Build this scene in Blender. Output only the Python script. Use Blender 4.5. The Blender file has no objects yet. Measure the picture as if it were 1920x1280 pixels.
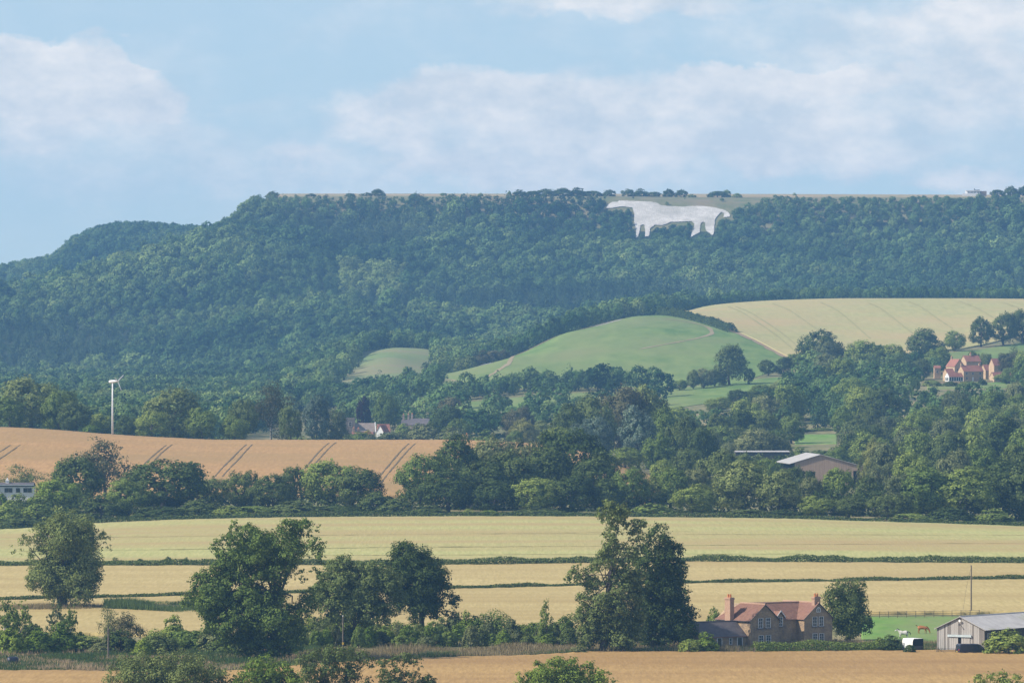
import bpy, bmesh, math, random
import numpy as np
from mathutils import Vector, Matrix

R = math.radians
rng = np.random.default_rng(7)
random.seed(7)
SC = bpy.context.scene
COL = SC.collection

# ------------------------------------------------------------------ camera, sky, sun, exposure
F, CX, CY = 12000.0, 960.0, 640.0          # focal length and image centre in photo pixels (1920 wide)
cam_data = bpy.data.cameras.new('camera')
cam = bpy.data.objects.new('camera', cam_data)
COL.objects.link(cam)
cam.location = (0, 0, 0)
cam.rotation_euler = (R(90), 0, 0)
cam_data.sensor_width = 36.0
cam_data.lens = F / 1920.0 * 36.0
cam_data.clip_start = 1.0
cam_data.clip_end = 20000.0
SC.camera = cam

SUN_EL, SUN_AZ = R(40), math.atan2(-0.20, -0.98)      # direction to the sun: left, a little on the camera's side
world = bpy.data.worlds.new('World')
SC.world = world
world.use_nodes = True


def build_sky():
    nt = world.node_tree
    nt.nodes.clear()
    N, L = nt.nodes.new, nt.links.new
    out = N('ShaderNodeOutputWorld')
    sky = N('ShaderNodeTexSky')
    sky.sky_type = 'NISHITA'
    sky.sun_disc = False
    sky.sun_elevation = SUN_EL
    sky.sun_rotation = math.pi / 2 - SUN_AZ
    sky.air_density, sky.dust_density, sky.ozone_density = 1.0, 0.8, 1.0
    bg1 = N('ShaderNodeBackground'); bg1.inputs[1].default_value = 0.125

    def math_(op, a, b=None, c=None):
        n = N('ShaderNodeMath'); n.operation = op
        for i, v in enumerate((a, b, c)):
            if v is None: continue
            if isinstance(v, (int, float)): n.inputs[i].default_value = v
            else: L(v, n.inputs[i])
        return n.outputs[0]
    tc = N('ShaderNodeTexCoord')
    up = N('ShaderNodeVectorMath'); up.operation = 'ADD'; up.inputs[1].default_value = (0, 0, .075); L(tc.outputs['Generated'], up.inputs[0])
    nrm = N('ShaderNodeVectorMath'); nrm.operation = 'NORMALIZE'; L(up.outputs[0], nrm.inputs[0]); L(nrm.outputs[0], sky.inputs[0])
    L(sky.outputs[0], bg1.inputs[0])
    sep = N('ShaderNodeSeparateXYZ'); L(tc.outputs['Generated'], sep.inputs[0])
    X, Y, Z = sep.outputs
    ay = math_('MAXIMUM', math_('ABSOLUTE', Y), 0.02)
    u = math_('MULTIPLY', math_('DIVIDE', X, ay), 12.0)      # 1 unit = 1000 photo px
    v = math_('MULTIPLY', math_('DIVIDE', Z, ay), 12.0)
    # warp with noise so the cloud outlines billow
    comb = N('ShaderNodeCombineXYZ'); L(u, comb.inputs[0]); L(math_('MULTIPLY', v, 1.7), comb.inputs[1])

    def noise(scale, detail, rough, off=0.0):
        n = N('ShaderNodeTexNoise'); n.inputs['Scale'].default_value = scale
        n.inputs['Detail'].default_value = detail; n.inputs['Roughness'].default_value = rough
        m = N('ShaderNodeMapping'); m.inputs['Location'].default_value = (off, off * 1.7, off * .3)
        L(comb.outputs[0], m.inputs[0]); L(m.outputs[0], n.inputs['Vector'])
        return n.outputs[0]
    n1 = noise(5.5, 8, .58)
    n2 = noise(5.5, 8, .58, 9.3)
    n3 = noise(2.4, 6, .62, 4.1)
    n4 = noise(13.0, 6, .6, 2.7)
    uu = math_('ADD', u, math_('MULTIPLY', math_('SUBTRACT', n1, .5), .30))
    vv = math_('ADD', v, math_('MULTIPLY', math_('SUBTRACT', n2, .5), .17))

    def blob(px, py, rx, ry, power, amp, flat=1.0):
        a = math_('DIVIDE', math_('SUBTRACT', uu, (px - CX) / 1000.0), rx / 1000.0)
        dv = math_('SUBTRACT', vv, (CY - py) / 1000.0)
        b = math_('DIVIDE', dv, ry / 1000.0)
        r2 = math_('ADD', math_('POWER', math_('ABSOLUTE', a), 2), math_('POWER', math_('ABSOLUTE', b), 2))
        e = math_('SUBTRACT', 1.0, math_('POWER', r2, power))
        e = math_('MAXIMUM', e, 0.0)
        return math_('MULTIPLY', e, amp)
    blobs = [(20, 140, 150, 88, 2.0, 1.25), (140, 160, 130, 84, 1.8, 1.05), (245, 190, 90, 62, 1.5, .75), (60, 225, 330, 70, .7, .42), (190, 262, 330, 60, .6, .34),
             (880, 175, 180, 70, 1.6, .85), (740, 215, 150, 62, .9, .55), (980, 200, 300, 70, .8, .45), (1130, 225, 520, 110, .8, .62), (1480, 150, 240, 48, 2.0, 1.1),
             (1280, 185, 260, 56, 1.0, .60), (1680, 215, 460, 120, .7, .55), (1700, 65, 420, 85, .7, .45), (1170, 5, 320, 34, .9, .62),
             (1840, 120, 220, 120, .8, .50), (1450, 290, 360, 50, .9, .52), (1180, 300, 420, 55, .7, .40), (575, 285, 100, 30, .9, .58), (830, 298, 100, 32, .9, .55),
             (1010, 330, 80, 22, .8, .5), (1830, 345, 170, 40, 1.1, .66), (1000, 285, 760, 110, .6, .46), (1880, 20, 180, 50, .9, .62), (470, 205, 90, 26, .7, .25), (330, 330, 420, 60, .6, .30)]
    tot = None
    for b in blobs:
        s = blob(*b)
        # soft union
        tot = s if tot is None else math_('SUBTRACT', math_('ADD', tot, s), math_('MULTIPLY', tot, s))
    # the rest of the sky carries the same broken cloud
    far_u = math_('SMOOTH_MIN', 1.0, math_('MAXIMUM', math_('SUBTRACT', math_('ABSOLUTE', u), .95), 0.0), .3)
    far_v = math_('MINIMUM', 1.0, math_('MAXIMUM', math_('SUBTRACT', v, .62), 0.0))
    back = math_('LESS_THAN', Y, 0.0)
    far = math_('MINIMUM', 1.0, math_('ADD', math_('ADD', far_u, far_v), back))
    comb2 = N('ShaderNodeCombineXYZ')
    el = math_('MAXIMUM', Z, .05)
    L(math_('DIVIDE', X, math_('ADD', el, .15)), comb2.inputs[0]); L(math_('DIVIDE', Y, math_('ADD', el, .15)), comb2.inputs[1])
    nf = N('ShaderNodeTexNoise'); nf.inputs['Scale'].default_value = 1.6; nf.inputs['Detail'].default_value = 8; nf.inputs['Roughness'].default_value = .6
    L(comb2.outputs[0], nf.inputs['Vector'])
    farc = math_('MULTIPLY', math_('MINIMUM', 1.0, math_('MAXIMUM', math_('MULTIPLY', math_('SUBTRACT', nf.outputs[0], .52), 4.0), 0.0)), far)
    wisp = math_('ADD', math_('MULTIPLY', math_('MAXIMUM', math_('SUBTRACT', n3, .45), 0.0), 1.1), .20)
    dens = math_('ADD', math_('MAXIMUM', tot, farc), wisp)
    inner = math_('ADD', math_('MULTIPLY', n4, .55), math_('MULTIPLY', noise(3.2, 7, .6, 6.6), .75))
    dens = math_('MULTIPLY', dens, math_('ADD', .28, math_('MULTIPLY', inner, .98)))
    dens = math_('MINIMUM', dens, 1.0)
    ramp = N('ShaderNodeMapRange'); ramp.interpolation_type = 'SMOOTHSTEP'
    ramp.inputs['From Min'].default_value = .02; ramp.inputs['From Max'].default_value = .92
    ramp.inputs['To Min'].default_value = 0.0; ramp.inputs['To Max'].default_value = .88
    L(dens, ramp.inputs['Value'])
    cr = N('ShaderNodeMix'); cr.data_type = 'RGBA'
    shade = N('ShaderNodeMapRange'); shade.inputs['From Min'].default_value = .50; shade.inputs['From Max'].default_value = .78
    L(math_('ADD', math_('MULTIPLY', n1, .75), math_('MULTIPLY', n4, .5)), shade.inputs['Value']); L(shade.outputs[0], cr.inputs['Factor'])
    cr.inputs['A'].default_value = (.645, .695, .745, 1); cr.inputs['B'].default_value = (.95, .91, .88, 1)
    bg2 = N('ShaderNodeBackground'); bg2.inputs[1].default_value = 0.86
    L(cr.outputs['Result'], bg2.inputs[0])
    mix = N('ShaderNodeMixShader')
    L(ramp.outputs[0], mix.inputs[0]); L(bg1.outputs[0], mix.inputs[1]); L(bg2.outputs[0], mix.inputs[2])
    L(mix.outputs[0], out.inputs['Surface'])


build_sky()
sl = bpy.data.lights.new('sun', 'SUN')
sl.energy = 5.0
sl.angle = R(0.5)
sl.color = (1.0, .90, .76)
sun = bpy.data.objects.new('sun', sl)
COL.objects.link(sun)
to_sun = Vector((math.cos(SUN_EL) * math.cos(SUN_AZ), math.cos(SUN_EL) * math.sin(SUN_AZ), math.sin(SUN_EL)))
sun.rotation_euler = (-to_sun).to_track_quat('-Z', 'Y').to_euler()
sun.location = to_sun * 300

SC.view_settings.view_transform = 'Standard'
SC.view_settings.look = 'None'
SC.view_settings.exposure = 0.34
SC.view_settings.gamma = 1.0
SC.view_settings.use_curve_mapping = False
SC.render.engine = 'CYCLES'
cy = SC.cycles
cy.max_bounces = 6; cy.diffuse_bounces = 2; cy.glossy_bounces = 2; cy.transmission_bounces = 3; cy.volume_bounces = 1; cy.transparent_max_bounces = 6
cy.use_denoising = True
cy.caustics_reflective = cy.caustics_refractive = False


# ------------------------------------------------------------------ helpers
def tag(o, label=None, cat=None, group=None, kind=None):
    if label: o['label'] = label
    if cat: o['category'] = cat
    if group: o['group'] = group
    if kind: o['kind'] = kind
    return o


def link(name, me, parent=None, mats=()):
    o = bpy.data.objects.new(name, me)
    COL.objects.link(o)
    if me is not None:
        for m in mats:
            if m.name not in [x.name for x in me.materials if x]: me.materials.append(m)
    if parent is not None: o.parent = parent
    return o


def empty(name, loc, rz=0.0, scale=None):
    o = bpy.data.objects.new(name, None)
    o.empty_display_size = .5
    COL.objects.link(o)
    o.location = loc; o.rotation_euler = (0, 0, rz)
    if scale is not None: o.scale = scale
    return o


def mesh_np(name, verts, quads=None, tris=None, smooth=False):
    me = bpy.data.meshes.new(name)
    verts = np.asarray(verts, np.float32)
    me.vertices.add(len(verts)); me.vertices.foreach_set('co', verts.ravel())
    loops, starts = [], []
    n = 0
    if quads is not None and len(quads):
        q = np.asarray(quads, np.int32); loops.append(q.ravel()); starts.append(np.arange(len(q)) * 4 + n); n += q.size
    if tris is not None and len(tris):
        t = np.asarray(tris, np.int32); loops.append(t.ravel()); starts.append(np.arange(len(t)) * 3 + n); n += t.size
    loops = np.concatenate(loops); starts = np.concatenate(starts)
    me.loops.add(len(loops)); me.loops.foreach_set('vertex_index', loops.astype(np.int32))
    me.polygons.add(len(starts)); me.polygons.foreach_set('loop_start', starts.astype(np.int32))
    me.update(calc_edges=True)
    if smooth: me.shade_smooth()
    me.validate()
    return me


class MB:
    """collects boxes, prisms and tubes into one mesh"""
    def __init__(s): s.v, s.f = [], []

    def poly(s, pts, faces):
        o = len(s.v); s.v += [tuple(p) for p in pts]; s.f += [tuple(i + o for i in f) for f in faces]; return s

    def box(s, a, b):
        (x0, y0, z0), (x1, y1, z1) = a, b
        return s.poly([(x0, y0, z0), (x1, y0, z0), (x1, y1, z0), (x0, y1, z0), (x0, y0, z1), (x1, y0, z1), (x1, y1, z1), (x0, y1, z1)],
                      [(0, 3, 2, 1), (4, 5, 6, 7), (0, 1, 5, 4), (1, 2, 6, 5), (2, 3, 7, 6), (3, 0, 4, 7)])

    def tube(s, pts, rad, n=6, cap=True):
        pts = [Vector(p) for p in pts]; o = len(s.v)
        for i, p in enumerate(pts):
            t = (pts[min(i + 1, len(pts) - 1)] - pts[max(i - 1, 0)]).normalized()
            a = t.cross(Vector((0, 1, 0))) if abs(t.y) < .9 else t.cross(Vector((1, 0, 0)))
            a.normalize(); b = t.cross(a)
            r = rad[i] if isinstance(rad, (list, tuple)) else rad
            for k in range(n):
                w = 2 * math.pi * k / n
                s.v.append(tuple(p + a * math.cos(w) * r + b * math.sin(w) * r))
        for i in range(len(pts) - 1):
            for k in range(n):
                k2 = (k + 1) % n
                s.f.append((o + i * n + k, o + i * n + k2, o + (i + 1) * n + k2, o + (i + 1) * n + k))
        if cap:
            s.f.append(tuple(o + k for k in range(n))[::-1]); s.f.append(tuple(o + (len(pts) - 1) * n + k for k in range(n)))
        return s

    def slab(s, quad, th):
        """quad of 4 points thickened along its normal by th (downwards)"""
        q = [Vector(p) for p in quad]
        n = (q[1] - q[0]).cross(q[2] - q[0]).normalized() * th
        pts = q + [p - n for p in q]
        return s.poly(pts, [(0, 1, 2, 3), (7, 6, 5, 4), (0, 4, 5, 1), (1, 5, 6, 2), (2, 6, 7, 3), (3, 7, 4, 0)])

    def build(s, name, mat, parent=None, smooth=False):
        me = bpy.data.meshes.new(name)
        me.from_pydata(s.v, [], s.f); me.update()
        bm = bmesh.new(); bm.from_mesh(me); bmesh.ops.recalc_face_normals(bm, faces=bm.faces); bm.to_mesh(me); bm.free()
        if smooth: me.shade_smooth()
        return link(name, me, parent, [mat])


# ------------------------------------------------------------------ materials
def new_mat(name):
    m = bpy.data.materials.new(name); m.use_nodes = True
    nt = m.node_tree; nt.nodes.clear()
    return m, nt, nt.nodes.new, nt.links.new


def rgba(c): return (c[0], c[1], c[2], 1.0)


def leaf_mat(name, c1, c2, trans=.22, inst=False):
    """broken foliage colour: every leaf clump takes its own tone between c1 and c2, every tree its own shift"""
    m, nt, N, L = new_mat(name)
    geo = N('ShaderNodeNewGeometry'); oi = N('ShaderNodeObjectInfo')
    mx = N('ShaderNodeMix'); mx.data_type = 'RGBA'
    L(geo.outputs['Random Per Island'], mx.inputs['Factor'])
    mx.inputs['A'].default_value = rgba(c1); mx.inputs['B'].default_value = rgba(c2)
    hsv = N('ShaderNodeHueSaturation')
    mr = N('ShaderNodeMapRange'); L(oi.outputs['Random'], mr.inputs[0])
    mr.inputs['To Min'].default_value = .72; mr.inputs['To Max'].default_value = 1.28
    if inst:
        at = N('ShaderNodeAttribute'); at.attribute_type = 'INSTANCER'; at.attribute_name = 'tone'
        ma = N('ShaderNodeMath'); ma.operation = 'MULTIPLY'; L(mr.outputs[0], ma.inputs[0]); L(at.outputs['Fac'], ma.inputs[1])
        L(ma.outputs[0], hsv.inputs['Value'])
        mh = N('ShaderNodeMapRange'); L(at.outputs['Fac'], mh.inputs[0]); mh.inputs['From Min'].default_value = .5; mh.inputs['From Max'].default_value = 1.7
        mh.inputs['To Min'].default_value = .535; mh.inputs['To Max'].default_value = .46
        L(mh.outputs[0], hsv.inputs['Hue'])
    else:
        L(mr.outputs[0], hsv.inputs['Value'])
        mh = N('ShaderNodeMapRange'); L(oi.outputs['Random'], mh.inputs[0])
        mh.inputs['To Min'].default_value = .515; mh.inputs['To Max'].default_value = .485
        L(mh.outputs[0], hsv.inputs['Hue'])
    L(mx.outputs['Result'], hsv.inputs['Color'])
    d = N('ShaderNodeBsdfDiffuse'); L(hsv.outputs[0], d.inputs[0])
    t = N('ShaderNodeBsdfTranslucent')
    h2 = N('ShaderNodeHueSaturation'); h2.inputs['Hue'].default_value = .48; h2.inputs['Value'].default_value = 1.3
    L(hsv.outputs[0], h2.inputs['Color']); L(h2.outputs[0], t.inputs[0])
    ms = N('ShaderNodeMixShader'); ms.inputs[0].default_value = trans
    L(d.outputs[0], ms.inputs[1]); L(t.outputs[0], ms.inputs[2])
    o = N('ShaderNodeOutputMaterial'); L(ms.outputs[0], o.inputs['Surface'])
    return m


def surf_mat(name, c1, c2=None, scale=1.0, stretch=(1, 1, 1), rough=.9, detail=6, c3=None, scale3=.02, bump=0.0, bump_scale=None, stretch3=None, spec=.2, contrast=.35, metal=0.0, amt3=(.4, .7)):
    """two-tone noise surface with optional large patches of c3 and a bump"""
    m, nt, N, L = new_mat(name)
    tc = N('ShaderNodeTexCoord')
    src = tc.outputs['Object']

    def nz(sc, st, det=detail):
        mp = N('ShaderNodeMapping'); mp.inputs['Scale'].default_value = st
        L(src, mp.inputs[0])
        n = N('ShaderNodeTexNoise'); n.inputs['Scale'].default_value = sc; n.inputs['Detail'].default_value = det; n.inputs['Roughness'].default_value = .62
        L(mp.outputs[0], n.inputs['Vector']); return n.outputs[0]
    bs = N('ShaderNodeBsdfPrincipled'); bs.inputs['Roughness'].default_value = rough
    bs.inputs['Specular IOR Level'].default_value = spec; bs.inputs['Metallic'].default_value = metal
    f = nz(scale, stretch)
    mr = N('ShaderNodeMapRange'); L(f, mr.inputs[0]); mr.inputs['From Min'].default_value = contrast; mr.inputs['From Max'].default_value = 1 - contrast
    mx = N('ShaderNodeMix'); mx.data_type = 'RGBA'; L(mr.outputs[0], mx.inputs['Factor'])
    mx.inputs['A'].default_value = rgba(c1); mx.inputs['B'].default_value = rgba(c2 or c1)
    col = mx.outputs['Result']
    if c3:
        f3 = nz(scale3, stretch3 or (1, 1, 1), 4)
        m3 = N('ShaderNodeMapRange'); L(f3, m3.inputs[0]); m3.inputs['From Min'].default_value = amt3[0]; m3.inputs['From Max'].default_value = amt3[1]
        x3 = N('ShaderNodeMix'); x3.data_type = 'RGBA'; L(m3.outputs[0], x3.inputs['Factor']); L(col, x3.inputs['A']); x3.inputs['B'].default_value = rgba(c3)
        col = x3.outputs['Result']
    L(col, bs.inputs['Base Color'])
    if bump:
        b = N('ShaderNodeBump'); b.inputs['Strength'].default_value = bump; b.inputs['Distance'].default_value = .3
        L(nz(bump_scale or scale, stretch, 3), b.inputs['Height']); L(b.outputs[0], bs.inputs['Normal'])
    o = N('ShaderNodeOutputMaterial'); L(bs.outputs[0], o.inputs['Surface'])
    return m


M = {}
M['dark'] = leaf_mat('foliage_dark', (0.042, 0.070, 0.024), (0.130, 0.171, 0.052))
M['mid'] = leaf_mat('foliage_mid', (0.090, 0.140, 0.035), (0.249, 0.317, 0.080))
M['olive'] = leaf_mat('foliage_olive', (0.083, 0.118, 0.037), (0.213, 0.259, 0.091))
M['pale'] = leaf_mat('foliage_pale', (0.079, 0.106, 0.044), (0.219, 0.243, 0.105))
M['silver'] = leaf_mat('foliage_silver', (0.050, 0.094, 0.062), (0.188, 0.237, 0.175))
M['golden'] = leaf_mat('foliage_golden', (0.132, 0.156, 0.048), (0.228, 0.240, 0.084))
M['bright'] = leaf_mat('foliage_bright', (0.077, 0.132, 0.021), (0.216, 0.295, 0.059))
M['purple'] = leaf_mat('foliage_purple', (0.029, 0.018, 0.029), (0.052, 0.029, 0.039))
M['bronze'] = leaf_mat('foliage_bronze', (0.083, 0.089, 0.046), (0.150, 0.146, 0.073))
M['yellow'] = leaf_mat('foliage_yellow', (.35, .28, .03), (.50, .42, .06))
M['wood_broad'] = leaf_mat('woodland_broad', (0.073, 0.136, 0.045), (0.140, 0.216, 0.074), .25, True)
M['wood_con'] = leaf_mat('woodland_conifer', (0.043, 0.083, 0.043), (0.079, 0.123, 0.057), .12, True)
M['hedge'] = leaf_mat('foliage_hedge', (0.088, 0.131, 0.038), (0.186, 0.223, 0.070))
M['hay'] = leaf_mat('dry_grass', (.22, .18, .10), (.38, .31, .18), .3)
M['reed'] = leaf_mat('green_grass', (.055, .100, .030), (.110, .160, .060), .3)
M['bark'] = surf_mat('bark', (.06, .05, .04), (.13, .11, .09), 6, (1, 1, .3))
M['bark_pale'] = surf_mat('bark_pale', (.25, .23, .20), (.5, .48, .44), 4, (1, 1, .6))

M['grass'] = surf_mat('rough_grass', (.075, .105, .035), (.18, .17, .075), .35, (1, .3, 1), c3=(.28, .23, .12), scale3=.02, bump=.5, bump_scale=1.2)
M['wood_floor'] = surf_mat('woodland_floor', (.020, .034, .016), (.040, .058, .024), .12)
M['moor'] = surf_mat('moor', (.36, .25, .15), (.40, .31, .19), .05, (1, .2, 1), c3=(.20, .21, .10), scale3=.012)
M['brow'] = surf_mat('brow_grass', (.10, .13, .05), (.19, .18, .09), .09, c3=(.22, .18, .11), scale3=.03)
M['pasture'] = surf_mat('pasture', (.10, .21, .035), (.155, .27, .055), .4, (1, .3, 1), c3=(.19, .22, .09), scale3=.05, stretch3=(1, .25, 1), bump=.3)
M['hill_pasture'] = surf_mat('hill_pasture', (0.086, 0.160, 0.031), (0.167, 0.235, 0.060), .10, (1, .22, 1), c3=(0.181, 0.205, 0.073), scale3=.012, stretch3=(1, .4, 1), bump=.3, bump_scale=.2)
M['clearing'] = surf_mat('clearing_grass', (0.138, 0.204, 0.068), (0.184, 0.224, 0.081), .04, (1, .4, 1), c3=(0.230, 0.204, 0.108), scale3=.015)
M['near_wheat'] = surf_mat('near_wheat', (0.295, 0.187, 0.067), (0.431, 0.283, 0.110), 1.6, (1, .09, 1), c3=(0.263, 0.158, 0.060), scale3=.028, stretch3=(.30, 1.4, 1), bump=.28, bump_scale=2.2, contrast=.30, amt3=(.42, .78))
M['strip_wheat'] = surf_mat('strip_wheat', (0.339, 0.271, 0.110), (0.484, 0.391, 0.178), 1.5, (1, .09, 1), c3=(0.339, 0.258, 0.106), scale3=.03, stretch3=(.25, 1.4, 1), bump=.28, bump_scale=2.0, contrast=.30)
M['barley'] = surf_mat('barley', (0.296, 0.305, 0.113), (0.416, 0.396, 0.162), 1.3, (1, .07, 1), c3=(0.352, 0.271, 0.122), scale3=.028, stretch3=(.16, 1.2, 1), bump=.28, bump_scale=1.6, contrast=.32, amt3=(.40, .66))
M['orange_wheat'] = surf_mat('orange_wheat', (.315, .186, .074), (.445, .270, .112), 1.0, (1, .10, 1), c3=(0.299, 0.198, 0.079), scale3=.02, stretch3=(.3, 1, 1), bump=.28, bump_scale=1.2, contrast=.30)
M['hill_barley'] = surf_mat('hill_barley', (0.304, 0.294, 0.120), (0.387, 0.359, 0.152), .30, (1, .12, 1), c3=(0.414, 0.317, 0.152), scale3=.011, stretch3=(.8, .55, 1), bump=.5, contrast=.3, amt3=(.40, .66))
M['track'] = surf_mat('wheel_track_soil', (.115, .09, .05), (.17, .13, .075), .5)
M['hill_track'] = surf_mat('hill_track_soil', (.28, .265, .11), (.33, .30, .13), .3)
M['barley_track'] = surf_mat('barley_track', (.25, .235, .085), (.40, .36, .14), .3)
M['path'] = surf_mat('trodden_path', (.24, .20, .11), (.30, .25, .15), .2)
M['edge_soil'] = surf_mat('bare_edge_soil', (.25, .17, .11), (.30, .24, .14), .2)
M['chalk'] = surf_mat('chalk_stone', (.42, .405, .38), (.64, .62, .585), .30, c3=(.36, .35, .32), scale3=.05, bump=.6, bump_scale=.8, contrast=.3)

# ------------------------------------------------------------------ terrain
def pchip(x, y, xi):
    x = np.asarray(x, float); y = np.asarray(y, float); xi = np.clip(np.asarray(xi, float), x[0], x[-1])
    h = np.diff(x); dl = np.diff(y) / h
    m = np.zeros_like(y)
    if len(x) > 2:
        w1 = 2 * h[1:] + h[:-1]; w2 = h[1:] + 2 * h[:-1]
        ok = dl[1:] * dl[:-1] > 0
        with np.errstate(divide='ignore', invalid='ignore'):
            hm = (w1 + w2) / (w1 / dl[:-1] + w2 / dl[1:])
        m[1:-1] = np.where(ok, hm, 0)
    m[0], m[-1] = dl[0], dl[-1]
    i = np.clip(np.searchsorted(x, xi) - 1, 0, len(x) - 2)
    t = (xi - x[i]) / h[i]
    return (y[i] * (1 + 2 * t) * (1 - t) ** 2 + h[i] * m[i] * t * (1 - t) ** 2 + y[i + 1] * t * t * (3 - 2 * t) + h[i] * m[i + 1] * t * t * (t - 1))


PXC = np.arange(-900, 2821, 10.0)
ROWS = {   # distance -> ground row (photo px) along the columns
    1150: [(-900, 1181), (2820, 1181)],
    1220: [(-900, 1143), (2820, 1143)],
    1340: [(-900, 1088), (2820, 1088)],
    1410: [(-900, 1058), (960, 1056), (2820, 1057)],
    1500: [(-900, 1024), (0, 1019), (430, 1010), (960, 1008), (1470, 1010), (1920, 1015), (2820, 1020)],
    1600: [(-900, 1006), (0, 995), (200, 982), (430, 974), (640, 971), (960, 970), (1215, 972), (1470, 975), (1600, 979), (1800, 985), (1920, 989), (2820, 1010)],
    1720: [(-900, 955), (0, 940), (200, 937), (430, 934), (640, 932), (830, 934), (960, 938), (1100, 942), (1215, 945), (1470, 950), (1920, 957), (2820, 962)],
    1860: [(-900, 862), (0, 864), (200, 868), (430, 873), (640, 877), (830, 881), (960, 886), (1100, 898), (1215, 914), (1340, 928), (1600, 932), (1920, 935), (2820, 935)],
    2000: [(-900, 796), (0, 804), (100, 809), (200, 817), (300, 823), (430, 828), (640, 828), (830, 828), (960, 832), (1100, 850), (1215, 886), (1340, 908), (1600, 912), (2820, 912)],
    2150: [(-900, 805), (0, 815), (430, 835), (640, 838), (830, 840), (960, 852), (1100, 866), (1215, 880), (1340, 886), (2820, 885)],
    2400: [(-900, 815), (0, 818), (430, 827), (640, 832), (830, 834), (960, 836), (1100, 838), (1215, 838), (1340, 835), (1470, 832), (1920, 824), (2820, 820)],
    2700: [(-900, 795), (0, 797), (430, 804), (640, 808), (830, 804), (960, 800), (1100, 790), (1215, 780), (1340, 770), (1470, 763), (1600, 760), (1920, 752), (2820, 750)],
    3000: [(-900, 775), (0, 777), (430, 782), (640, 778), (830, 752), (960, 737), (1100, 727), (1215, 724), (1340, 720), (1470, 716), (1600, 716), (1800, 714), (1920, 712), (2820, 710)],
    3300: [(-900, 758), (0, 758), (430, 760), (560, 745), (640, 724), (730, 716), (830, 702), (960, 672), (1100, 650), (1215, 640), (1340, 640), (1470, 652), (1600, 655), (1800, 656), (1920, 655), (2820, 655)],
    3450: [(-900, 752), (0, 752), (430, 752), (560, 735), (640, 712), (730, 704), (830, 703), (960, 668), (1080, 620), (1215, 607), (1340, 615), (1470, 625), (1600, 630), (1800, 630), (1920, 622), (2820, 620)],
    3600: [(-900, 745), (0, 745), (430, 743), (560, 722), (640, 690), (730, 672), (830, 690), (960, 676), (1080, 620), (1215, 592), (1340, 596), (1470, 601), (1600, 604), (1800, 602), (1920, 597), (2820, 594)],
    3750: [(-900, 740), (0, 740), (430, 735), (560, 708), (640, 672), (700, 656), (745, 652), (805, 655), (835, 672), (960, 675), (1080, 628), (1215, 592), (1340, 582), (1470, 577), (1600, 575), (1800, 574), (1920, 574), (2820, 572)],
    3900: [(-900, 735), (0, 735), (430, 728), (560, 702), (640, 674), (730, 662), (830, 672), (960, 672), (1080, 630), (1215, 598), (1340, 573), (1470, 564), (1600, 561), (1800, 561), (1920, 562), (2820, 564)],
    4050: [(-900, 730), (0, 730), (430, 718), (640, 672), (830, 668), (960, 666), (1080, 628), (1215, 602), (1340, 582), (1470, 572), (1600, 570), (1920, 570), (2820, 572)],
    4250: [(-900, 720), (0, 716), (200, 710), (430, 698), (640, 662), (830, 656), (960, 650), (1100, 622), (1215, 602), (1340, 592), (1470, 586), (1920, 585), (2820, 585)],
    4500: [(-900, 690), (0, 628), (200, 620), (430, 606), (640, 596), (830, 604), (960, 610), (1100, 604), (1215, 592), (1340, 588), (1470, 583), (1920, 582), (2820, 582)],
    4620: [(-900, 660), (0, 583), (200, 566), (430, 560), (640, 560), (830, 578), (960, 588), (1100, 590), (1340, 580), (1470, 578), (1920, 577), (2820, 577)],
    4720: [(-900, 665), (0, 566), (200, 533), (330, 520), (430, 520), (640, 530), (830, 552), (960, 563), (1100, 567), (1340, 567), (1920, 567), (2820, 567)],
    4820: [(-900, 700), (0, 577), (200, 521), (330, 500), (430, 488), (640, 498), (830, 520), (960, 532), (1100, 540), (1340, 542), (1920, 542), (2820, 540)],
    4910: [(-900, 740), (0, 600), (200, 530), (330, 494), (430, 461), (480, 462), (640, 468), (830, 486), (960, 494), (1100, 498), (1340, 498), (1920, 500), (2820, 498)],
    5000: [(-900, 760), (0, 630), (200, 545), (330, 494), (400, 450), (430, 436), (480, 428), (560, 430), (640, 434), (830, 440), (960, 446), (1100, 450), (1340, 450), (1920, 452), (2820, 450)],
    5040: [(-900, 770), (0, 640), (200, 550), (330, 496), (400, 450), (430, 431), (460, 405), (480, 392), (560, 392), (640, 398), (830, 402), (960, 404), (1100, 405), (1340, 407), (1920, 408), (2820, 406)],
    5075: [(-900, 775), (0, 645), (200, 555), (330, 498), (400, 452), (430, 432), (460, 400), (480, 384), (560, 374), (640, 374), (830, 374), (960, 372), (1100, 372), (1340, 376), (1600, 378), (1800, 379), (1920, 377), (2820, 374)],
    5130: [(-900, 778), (0, 648), (200, 560), (330, 502), (400, 456), (430, 440), (460, 404), (480, 383), (510, 373), (560, 369), (830, 369), (1100, 368), (1340, 370), (1920, 371), (2820, 368)],
    5350: [(-900, 780), (0, 650), (200, 575), (330, 515), (400, 480), (430, 466), (470, 400), (510, 368), (560, 365.5), (1340, 366), (1920, 367.5), (2820, 366)],
    5700: [(-900, 760), (0, 575), (150, 510), (230, 480), (330, 475), (430, 470), (470, 400), (510, 366), (560, 363.5), (1340, 364), (1920, 365.5), (2820, 365)],
    6000: [(-900, 740), (0, 515), (90, 500), (150, 456), (230, 436), (330, 440), (430, 446), (470, 400), (510, 367), (560, 363.5), (1340, 364), (1920, 365.5), (2820, 365)],
    6400: [(-900, 760), (0, 560), (150, 500), (230, 470), (330, 470), (430, 470), (500, 400), (560, 368), (1920, 369), (2820, 369)],
    7500: [(-900, 760), (0, 600), (230, 500), (430, 480), (560, 400), (1920, 390), (2820, 390)],
}
DD = np.arange(-400, 7501, 4.0)
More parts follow.
